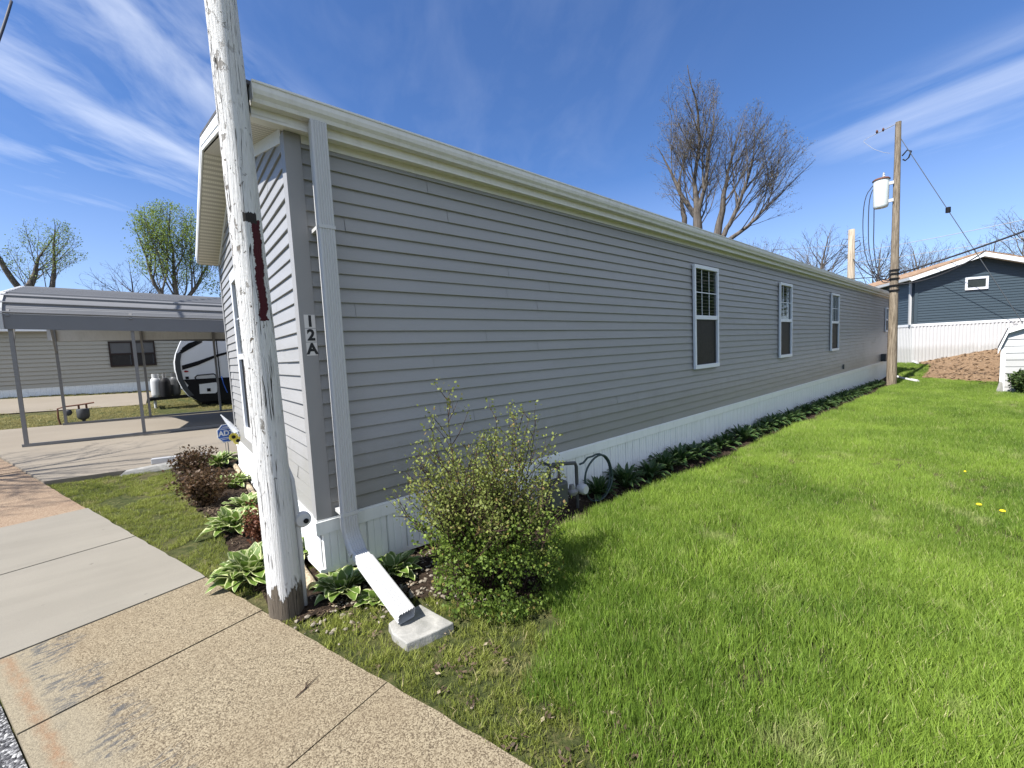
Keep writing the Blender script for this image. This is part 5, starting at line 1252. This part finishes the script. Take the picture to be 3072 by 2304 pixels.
    if leaf and LP:
        V, F_, s_ = leaves_np(np.array(LP)-bb, leafsize, aspect=.6, seed=seed, up=.4); mesh_np('foliage', V, F_, leaf, o, shade=s_)
    return o, len(ra)
def dup_tree(o, loc, rz_, sc, label, group=None):
    c = o.copy(); COL.objects.link(c); c.location = loc; c.rotation_euler = (0, 0, rz_); c.scale = (sc, sc, sc); c['label'] = label
    if group: c['group'] = group
    for ch in o.children: d = ch.copy(); COL.objects.link(d); d.parent = c
    return c
gb = lambda x, y: (x, y, g(x, y)-.1)
# two bare trees behind the home
tree('bare_tree', gb(21.0, 7.35), [dict(p=[gb(21.0, 7.35), (20.98, 7.38, 3.5), (20.97, 7.40, 7.0), (20.9, 7.5, 9.3)], r=[.33, .28, .23, .10], n=2, **{'from': .60}),
                                  dict(p=[(20.98, 7.4, 7.6), (20.9, 8.3, 9.2), (20.8, 8.9, 10.6)], r=[.13, .09, .05], n=1, **{'from': .3}),
                                  dict(p=[(20.98, 7.4, 7.3), (20.9, 6.9, 9.0), (21.0, 6.7, 10.6)], r=[.12, .09, .05], n=1, **{'from': .3})],
     [((20.9, 7.55, 11.2), (2.4, 1.75, 3.6)), ((20.6, 8.5, 10.2), (1.9, 1.55, 2.2)), ((20.9, 7.0, 9.6), (1.8, 1.5, 2.2))],
     'tall bare tree with a rounded leafless crown, left of the two behind the grey roof', 41, levels=3, spc=(.5, .26, .15, .095), ang=(38, 34, 34, 30), leaf='bud_leaf', nleaf=1, leafsize=.05, minr=0.0042, trop=.07)
tree('bare_tree', gb(21.3, 6.55), [dict(p=[gb(21.3, 6.5), (21.3, 6.52, 3.5), (21.3, 6.55, 6.3), (21.35, 6.2, 8.4), (21.45, 6.0, 9.6)], r=[.30, .26, .20, .11, .06], n=1, **{'from': .62}),
                                   dict(p=[(21.3, 6.55, 5.8), (21.6, 5.7, 7.2), (21.8, 5.2, 8.7)], r=[.15, .10, .06], n=1, **{'from': .2}),
                                   dict(p=[(21.4, 6.3, 6.0), (21.8, 5.2, 6.7), (22.1, 4.4, 7.5)], r=[.12, .08, .05], n=1, **{'from': .2})],
     [((21.7, 4.9, 9.3), (2.2, 1.75, 3.0)), ((21.9, 4.2, 8.6), (2.0, 1.9, 2.0)), ((21.5, 6.0, 9.3), (1.3, 1.1, 2.6))],
     'leaning bare tree with a wide fan crown, right of the two behind the grey roof', 42, levels=3, spc=(.5, .26, .15, .095), ang=(34, 30, 32, 28), leaf='bud_leaf', nleaf=1, leafsize=.05, minr=0.0042, trop=.05)
tree('bare_tree', gb(22.5, 8.8), [dict(p=[gb(22.5, 8.8), (22.5, 8.8, 4.5), (22.5, 8.8, 8.2), (22.4, 8.9, 9.6)], r=[.19, .17, .14, .06], n=1, **{'from': .6})],
     [((22.4, 9.0, 8.8), (1.8, 1.6, 1.9))], 'thin bare tree half hidden behind the tall bare tree', 43, levels=2, minr=0.0042)
# leafing trees on the left
tree('leafing_tree', gb(-.18, 31), [dict(p=[gb(-.18, 31), (-.1, 31, 3.2), (.0, 31, 5.0), (.1, 31, 7.6)], r=[.28, .24, .18, .08], n=1, **{'from': .5}), dict(p=[(-.1, 31, 4.4), (-.9, 31.1, 6.3), (-1.3, 31.1, 8.2)], r=[.15, .10, .05], n=1, **{'from': .15}), dict(p=[(0, 31, 4.6), (1.2, 30.9, 6.2), (1.9, 30.9, 7.6)], r=[.15, .10, .05], n=1, **{'from': .15})],
     [((.3, 31, 8.3), (2.5, 2.6, 3.1)), ((.9, 31, 7.0), (2.6, 2.4, 2.2))], 'round tree in fresh green leaf behind the carport roof', 44, levels=3, spc=(.8, .45, .32, .25), leaf='spring_leaf', nleaf=5, leafsize=.10, minr=0.0077)
tree('leafing_tree', gb(-7.1, 34.6), [dict(p=[gb(-7.1, 34.6), (-6.7, 34.6, 3.2), (-6.75, 34.6, 6.3), (-6.1, 34.7, 8.2)], r=[.34, .28, .18, .05], n=2, **{'from': .55}), dict(p=[(-6.7, 34.6, 4.0), (-5.7, 34.7, 6.4), (-5.4, 34.7, 8.6)], r=[.17, .13, .06], n=1, **{'from': .3}),
                                      dict(p=[(-6.9, 34.6, 5.6), (-7.6, 34.4, 7.6), (-8.0, 34.3, 9.0), (-7.6, 34.3, 10.2)], r=[.18, .12, .08, .03], n=1, **{'from': .7})],
     [((-5.6, 34.7, 8.6), (1.7, 1.7, 2.0)), ((-6.6, 34.6, 7.0), (2.4, 1.9, 1.7))], 'old knotty tree with a tuft of pale green leaves at the left edge', 45, levels=3, spc=(.8, .45, .32, .25), leaf='spring_leaf', nleaf=3, leafsize=.09, minr=0.0077, ang=(45, 42, 40, 36))
tree('bare_tree', gb(-2.6, 40), [dict(p=[gb(-2.6, 40), (-2.5, 40, 4.0), (-2.2, 40, 7.0)], r=[.22, .16, .04], n=4, **{'from': .4})],
     [((-2.2, 40, 6.3), (3.6, 2.2, 3.2))], 'low spreading reddish bare tree between the two leafing trees', 46, levels=3, spc=(.8, .5, .35, .25), ang=(58, 42, 40, 36), minr=0.0088, bark='dark_bark', trop=.02)
tree('conifer_tree', gb(4.3, 33), [dict(p=[gb(4.3, 33), (4.3, 33, 4), (4.3, 33, 7)], r=[.3, .2, .06], n=5, **{'from': .2})], [((4.3, 33, 4.8), (2.6, 2.4, 3.6))], 'dark evergreen tree touching the gable at carport roof height', 47, levels=2, spc=(.5, .35, .3, .2), ang=(70, 45, 40, 30), leaf='conifer_leaf', nleaf=9, leafsize=.13, minr=.02)
# row of distant bare trees on the right
dt, _ = tree('bare_tree', gb(43, 8.0), [dict(p=[gb(43, 8.0), (43, 7.9, 3.2), (43.2, 7.5, 5.6), (43.4, 7.2, 7.6)], r=[.30, .25, .16, .07], n=2, **{'from': .4})],
     [((43.2, 7.5, 6.8), (4.0, 4.0, 3.9))], 'gnarled bare tree in the distance, just right of the roof line by the pale pole', 48, levels=3, spc=(.9, .55, .38, .26), ang=(48, 44, 40, 36), minr=0.0099, trop=.03, bark='bark')
for k, (x, y, rz_, sc, lab) in enumerate(((44, 12.0, 2.0, 1.05, 'distant bare tree with straw coloured twigs left of the gnarled tree'), (46, 16.5, 4.0, 1.15, 'distant bare tree just right of the leaning tree trunks'), (50, 4.5, 1.1, .95, 'distant bare tree behind the transformer pole'),
     (56, 1.5, 3.0, .95, 'distant bare tree above the left slope of the brown roof'), (62, -1.4, 5.2, .95, 'distant bare tree above the peak of the brown roof'), (56, -4.3, .4, 1.05, 'distant bare tree at the right edge above the blue house'), (33, 19.5, 2.6, 1.15, 'distant bare tree showing low above the roof left of the tall tree'),
     (54, 9.5, 2.9, 1.0, 'far bare tree behind the pale pole'), (66, 3.6, .9, 1.0, 'far bare tree between the pale pole and the transformer pole'))):
    dup_tree(dt, gb(x, y), rz_, sc, lab, 'distant bare trees beyond the houses')
# bare trees standing across the street and on the neighbouring lot, outside the picture: they cast the streaky shade and fill the window reflections
dup_tree(dt, gb(-8.3, 6.9), .5, .8, 'bare tree across the street left of the driveway', 'bare trees outside the picture')
dup_tree(dt, gb(20, -12), 2.5, 1.3, 'bare tree behind the neighbouring home to the right', 'bare trees outside the picture')
nb = empty('neighbour_home', (0, 0, 0), 'tan mobile home on the neighbouring lot right of the shed', 'mobile home')
m_ = MB(); m_.box((8, -13.5, -1), (24, -9.5, 2.6)); m_.build('wall', 'tan_house', nb)
m_ = MB(); m_.box((8, -9.498, -1), (24, -9.47, .25)); m_.build('skirting', 'white_vinyl', nb)
m_ = MB(); m_.prism([(7.8, -9.2, 2.6), (7.8, -11.5, 3.3), (7.8, -13.8, 2.6)], (16.4, 0, 0)); m_.build('roof', 'grey_shingle', nb)
for (x, y, r_, h_, sd, lab) in ((28.5, -11.6, 3.2, 9.5, 61, 'dense evergreen tree behind the neighbouring home'), (35, -11.6, 3.4, 10.5, 62, 'dense evergreen tree right of the blue house'), (43, -12.5, 4.0, 11, 63, 'dense evergreen tree farthest right behind the blue house')):
    tree('conifer_tree', gb(x, y), [dict(p=[gb(x, y), (x, y, 3), (x, y, h_-1)], r=[.3, .2, .06], n=5, **{'from': .1})], [((x, y, h_*.5), (r_, r_, h_*.55))], lab, sd, levels=2, spc=(.6, .4, .3, .2), ang=(70, 45, 40, 30), leaf='conifer_leaf', nleaf=9, leafsize=.22, minr=.03)

# ------------------------------------------------------------------ grass and litter (instanced clumps)
def clump(seed, nb_, rad, h, w_, lean=.35):
    r_ = np.random.default_rng(seed); P = np.zeros((nb_, 3)); a = r_.uniform(0, 2*PI, nb_); rr_ = rad*np.sqrt(r_.random(nb_)); P[:, 0] = rr_*np.cos(a); P[:, 1] = rr_*np.sin(a)
    H = h*r_.uniform(.45, 1.15, nb_); W = w_*r_.uniform(.7, 1.3, nb_); la = r_.uniform(0, 2*PI, nb_); ln = lean*r_.uniform(.1, 1.4, nb_)*H
    dx = np.stack([np.cos(la), np.sin(la), np.zeros(nb_)], -1); sa = r_.uniform(0, 2*PI, nb_); sx_ = np.stack([np.cos(sa), np.sin(sa), np.zeros(nb_)], -1)
    up = np.array([0, 0, 1.]); Wn = W[:, None]; Hn = H[:, None]; L = ln[:, None]
    p0, p1, p2 = P, P+up*Hn*.5+dx*L*.25, P+up*Hn+dx*L
    V = np.stack([p0-sx_*Wn/2, p0+sx_*Wn/2, p1+sx_*Wn*.42, p1-sx_*Wn*.42, p2+sx_*Wn*.08, p2-sx_*Wn*.08], 1).reshape(-1, 3)
    b_ = (np.arange(nb_)*6)[:, None]; F_ = np.concatenate([b_+np.array([[0, 1, 2, 3]]), b_+np.array([[3, 2, 4, 5]])], 0)
    return V, F_, np.repeat(r_.random(nb_), 6)
def variant(nm, V, F_, sh, mat):
    o = mesh_np(nm, V, F_, mat, shade=sh); COL.objects.unlink(o); return o
def scatter(name, P, scl, variants, label, cat, tilt=.15):
    n_ = len(P); me = bpy.data.meshes.new(name); me.vertices.add(n_); me.vertices.foreach_set('co', np.asarray(P, dtype=np.float32).ravel())
    for nm, typ, arr in (('scl', 'FLOAT', scl), ('var', 'INT', rng.integers(0, len(variants), n_))):
        a = me.attributes.new(nm, typ, 'POINT'); a.data.foreach_set('value', np.asarray(arr, dtype=np.float32 if typ == 'FLOAT' else np.int32))
    rt = np.stack([rng.uniform(-tilt, tilt, n_), rng.uniform(-tilt, tilt, n_), rng.uniform(0, 2*PI, n_)], -1)
    a = me.attributes.new('rot', 'FLOAT_VECTOR', 'POINT'); a.data.foreach_set('vector', rt.astype(np.float32).ravel())
    o = link(bpy.data.objects.new(name, me)); ng = bpy.data.node_groups.new(name+'_scatter', 'GeometryNodeTree')
    ng.interface.new_socket('Geometry', in_out='INPUT', socket_type='NodeSocketGeometry'); ng.interface.new_socket('Geometry', in_out='OUTPUT', socket_type='NodeSocketGeometry')
    gi = ng.nodes.new('NodeGroupInput'); go = ng.nodes.new('NodeGroupOutput'); ip = ng.nodes.new('GeometryNodeInstanceOnPoints'); jn = ng.nodes.new('GeometryNodeJoinGeometry')
    for v_ in variants[::-1]:
        oi = ng.nodes.new('GeometryNodeObjectInfo'); oi.inputs['Object'].default_value = v_; oi.inputs['As Instance'].default_value = True; ng.links.new(oi.outputs['Geometry'], jn.inputs[0])
    def na(nm, typ):
        q = ng.nodes.new('GeometryNodeInputNamedAttribute'); q.data_type = typ; q.inputs['Name'].default_value = nm; return q.outputs['Attribute']
    ng.links.new(gi.outputs[0], ip.inputs['Points']); ng.links.new(jn.outputs[0], ip.inputs['Instance']); ip.inputs['Pick Instance'].default_value = True
    ng.links.new(na('var', 'INT'), ip.inputs['Instance Index']); ng.links.new(na('rot', 'FLOAT_VECTOR'), ip.inputs['Rotation']); ng.links.new(na('scl', 'FLOAT'), ip.inputs['Scale'])
    ng.links.new(ip.outputs[0], go.inputs[0]); md = o.modifiers.new('scatter', 'NODES'); md.node_group = ng
    return tag(o, label, cat, None, 'stuff')
def vnoise(x, y, f, seed=0):
    """smooth value noise"""
    X, Y = x*f, y*f; xi, yi = np.floor(X).astype(int), np.floor(Y).astype(int); fx, fy = X-xi, Y-yi; fx = fx*fx*(3-2*fx); fy = fy*fy*(3-2*fy)
    def h(a, b_): q = np.sin(a*127.1+b_*311.7+seed*74.7)*43758.5453; return q-np.floor(q)
    return (h(xi, yi)*(1-fx)+h(xi+1, yi)*fx)*(1-fy)+(h(xi, yi+1)*(1-fx)+h(xi+1, yi+1)*fx)*fy
def points(x0, x1, y0, y1, dens):
    n_ = int((x1-x0)*(y1-y0)*dens); return rng.uniform(x0, x1, n_), rng.uniform(y0, y1, n_)
def street_t(x, y): return (x-S0.x)*SN.x+(y-S0.y)*SN.y
lush = [variant('clump%d' % k, *clump(100+k, 44, .058, .078, .0034), 'grass_blade') for k in range(6)]
short = [variant('tuft%d' % k, *clump(200+k, 30, .05, .040, .0036, .8), 'rough_grass_blade') for k in range(5)]
dry = [variant('dry%d' % k, *clump(300+k, 26, .07, .05, .008, .6), 'dry_grass_blade') for k in range(4)]
BEDX = [(x+(.0), y) for x, y in BED]
# lush lawn
xa, ya = [], []
for x0, x1, y0, y1, dn in ((-.2, 4, -4.2, -.4, 560), (4, 9, -4.6, -.4, 330), (9, 21, -5.5, -.3, 170), (-.2, 21, -8, -4.4, 60), (21, 26.4, -1.3, 3.2, 90)):
    x, y = points(x0, x1, y0, y1, dn); xa.append(x); ya.append(y)
x = np.concatenate(xa); y = np.concatenate(ya)
k = (~inpoly(x, y, BEDX)) & (street_t(x, y) < -.02) & ~inpoly(x, y, SLOPE) & ~((x > SX-.05) & (y < SY0) & (y > SY0-2.6)) & ~((x > 0) & (x < 21.9) & (y > -.1) & (y < 4.4))
# nearer the street corner the turf is thin and patchy
thin = np.clip((x*.9+(-y-.6)*.55-.55)/1.2, 0, 1); n0 = vnoise(x, y, 3.1, 1)*.6+vnoise(x, y, 8.0, 2)*.4
keepl = k & (thin > n0*.75) & ~((x > 1.0) & (vnoise(x, y, 1.3, 9)*.6+vnoise(x, y, 4.1, 5)*.4 > .80) & (rng.random(len(x)) < .75)); x2, y2 = x[keepl], y[keepl]
hs = .65+.75*vnoise(x2, y2, 1.1, 4)*np.clip(.55+thin[keepl]*.6, 0, 1)
scatter('lawn_grass', np.stack([x2, y2, G(x2, y2)-.012], -1), hs*np.where(x2 > 8, 1.12, 1), lush, 'bright green lawn grass on the right of the home', 'grass')
kr = k & (thin <= n0*.75+.15) & (x < 3.2) & (n0 < .80); x3, y3 = x[kr], y[kr]
x4, y4 = points(-2.4, .2, -.9, 5.1, 420); n4 = vnoise(x4, y4, 2.3, 7)*.6+vnoise(x4, y4, 6.5, 3)*.4
k4 = (street_t(x4, y4) < -.025) & ~inpoly(x4, y4, BED) & (n4 < .66) & (y4 < 5.06) & (y4 > -.4); x3 = np.concatenate([x3, x4[k4]]); y3 = np.concatenate([y3, y4[k4]])
kk = ~((x3 > .1) & (x3 < .42) & (y3 > -1.03) & (y3 < -.70)); x3, y3 = x3[kk], y3[kk]
scatter('rough_grass', np.stack([x3, y3, G(x3, y3)-.012], -1), rng.uniform(.5, 1.1, len(x3)), short, 'thin patchy grass between sidewalk and flower bed', 'grass')
x5, y5 = points(-9, 3.6, 13.35, 16.3, 120); x6, y6 = points(-9, 5, 19.3, 20.0, 90); x7, y7 = points(-1.2, 3.6, 16.2, 19.9, 60)
x5 = np.concatenate([x5, x6, x7]); y5 = np.concatenate([y5, y6, y7]); k5 = vnoise(x5, y5, 1.2, 8) < .75
scatter('dry_grass', np.stack([x5[k5], y5[k5], G(x5[k5], y5[k5])-.012], -1), rng.uniform(.5, 1.2, k5.sum()), dry, 'dry yellow green grass strip between the two driveways', 'grass')
# leaf litter, wood chips and stones in the bed
def flake(seed, s_, flat=.25):
    r_ = np.random.default_rng(seed); V, F_, sh = [], [], []
    for k in range(7):
        c = np.array([*r_.uniform(-.03, .03, 2), r_.uniform(.002, .012)]); a = r_.uniform(0, 2*PI); L = s_*r_.uniform(.4, 1.2); W = L*r_.uniform(.25, .7); d = np.array([math.cos(a), math.sin(a), r_.uniform(-flat, flat)]); s2 = np.array([-math.sin(a), math.cos(a), r_.uniform(-flat, flat)])
        o = len(V); V += [c-d*L/2, c+s2*W/2, c+d*L/2, c-s2*W/2]; F_.append((o, o+1, o+2, o+3)); sh += [r_.random()]*4
    return np.array(V), np.array(F_), np.array(sh)
chips = [variant('chip%d' % k, *flake(400+k, .03), 'litter') for k in range(6)]
xl, yl = points(-1.0, 4.6, -1.25, 5.0, 330); kl = inpoly(xl, yl, BED) & (vnoise(xl, yl, 3.5, 6) > .30); xl, yl = xl[kl], yl[kl]
xe, ye = points(-.5, 2.6, -3.2, .0, 60); ke = (street_t(xe, ye) < -.01) & (street_t(xe, ye) > -.45); xl = np.concatenate([xl, xe[ke]]); yl = np.concatenate([yl, ye[ke]])
scatter('leaf_litter', np.stack([xl, yl, G(xl, yl)+.006], -1), rng.uniform(.45, 1.1, len(xl)), chips, 'brown dead leaves and wood chips on the dark soil of the bed', 'leaf litter')
def pebble_mesh(seed):
    bm = bmesh.new(); bmesh.ops.create_icosphere(bm, subdivisions=1, radius=.5); rs = random.Random(seed)
    for v_ in bm.verts: v_.co = Vector((v_.co.x*1.2, v_.co.y*.85, v_.co.z*.55))*rs.uniform(.8, 1.15)
    V = np.array([v_.co[:] for v_ in bm.verts]); F_ = np.array([[v_.index for v_ in f.verts] for f in bm.faces]); bm.free(); return V, F_, np.full(len(V), rs.uniform(.2, .95))
pebs = [variant('peb%d' % k, *pebble_mesh(k), 'pale_pebble') for k in range(4)]
xp, yp = points(.0, 1.1, -.95, -.1, 420); kp = inpoly(xp, yp, BED); xp, yp = xp[kp], yp[kp]
xq, yq = points(-.3, .5, -.75, -.3, 200); xp = np.concatenate([xp, xq]); yp = np.concatenate([yp, yq])
scatter('pebbles', np.stack([xp, yp, G(xp, yp)+.006], -1), rng.uniform(.010, .036, len(xp)), pebs, 'pale pebbles scattered in the bed around the downspout extension', 'pebbles', .5)
# wood chips on the tan slope
xs_, ys_ = points(19.6, 28.6, -6, -.4, 26); ks = inpoly(xs_, ys_, SLOPE); bigc = [variant('bigchip%d' % k, *flake(500+k, .09, .4), 'tan_litter') for k in range(4)]
scatter('slope_litter', np.stack([xs_[ks], ys_[ks], G(xs_[ks], ys_[ks])+.05], -1), rng.uniform(.5, 1.2, ks.sum()), bigc, 'tan mulch litter on the bank below the blue house', 'mulch')
for (x, y, lab) in ((4.67, -2.995, 'largest yellow dandelion, nearest the right edge of the lawn'), (4.75, -2.86, 'small yellow dandelion just left of the largest one'), (6.03, -2.73, 'yellow dandelion farther away on the lawn')):
    m_ = MB(); z0_ = g(x, y); r_ = .019 if 'largest' in lab else .010
    m_.lathe([(.001, 0), (r_, .006), (r_*.8, .014), (.001, .018)], (x, y, z0_+.048), 14)
    tag(m_.build('dandelion', 'dandelion', None), lab, 'dandelion', 'dandelions in the lawn')

m_ = MB(); tz = lambda x, y: g(x, y)+.020
m_.tube([(x, y, tz(x, y)) for x, y in ((-.392, -.963), (-.345, -.938), (-.327, -.922), (-.27, -.892))], [.0022, .0028, .0022, .001], 5)
m_.tube([(x, y, tz(x, y)) for x, y in ((-.345, -.938), (-.335, -.905), (-.315, -.893))], [.0018, .0014, .0008], 5)
tag(m_.build('twig', 'dark_bark', None), 'thin forked twig lying on the tan sidewalk slab', 'twig')
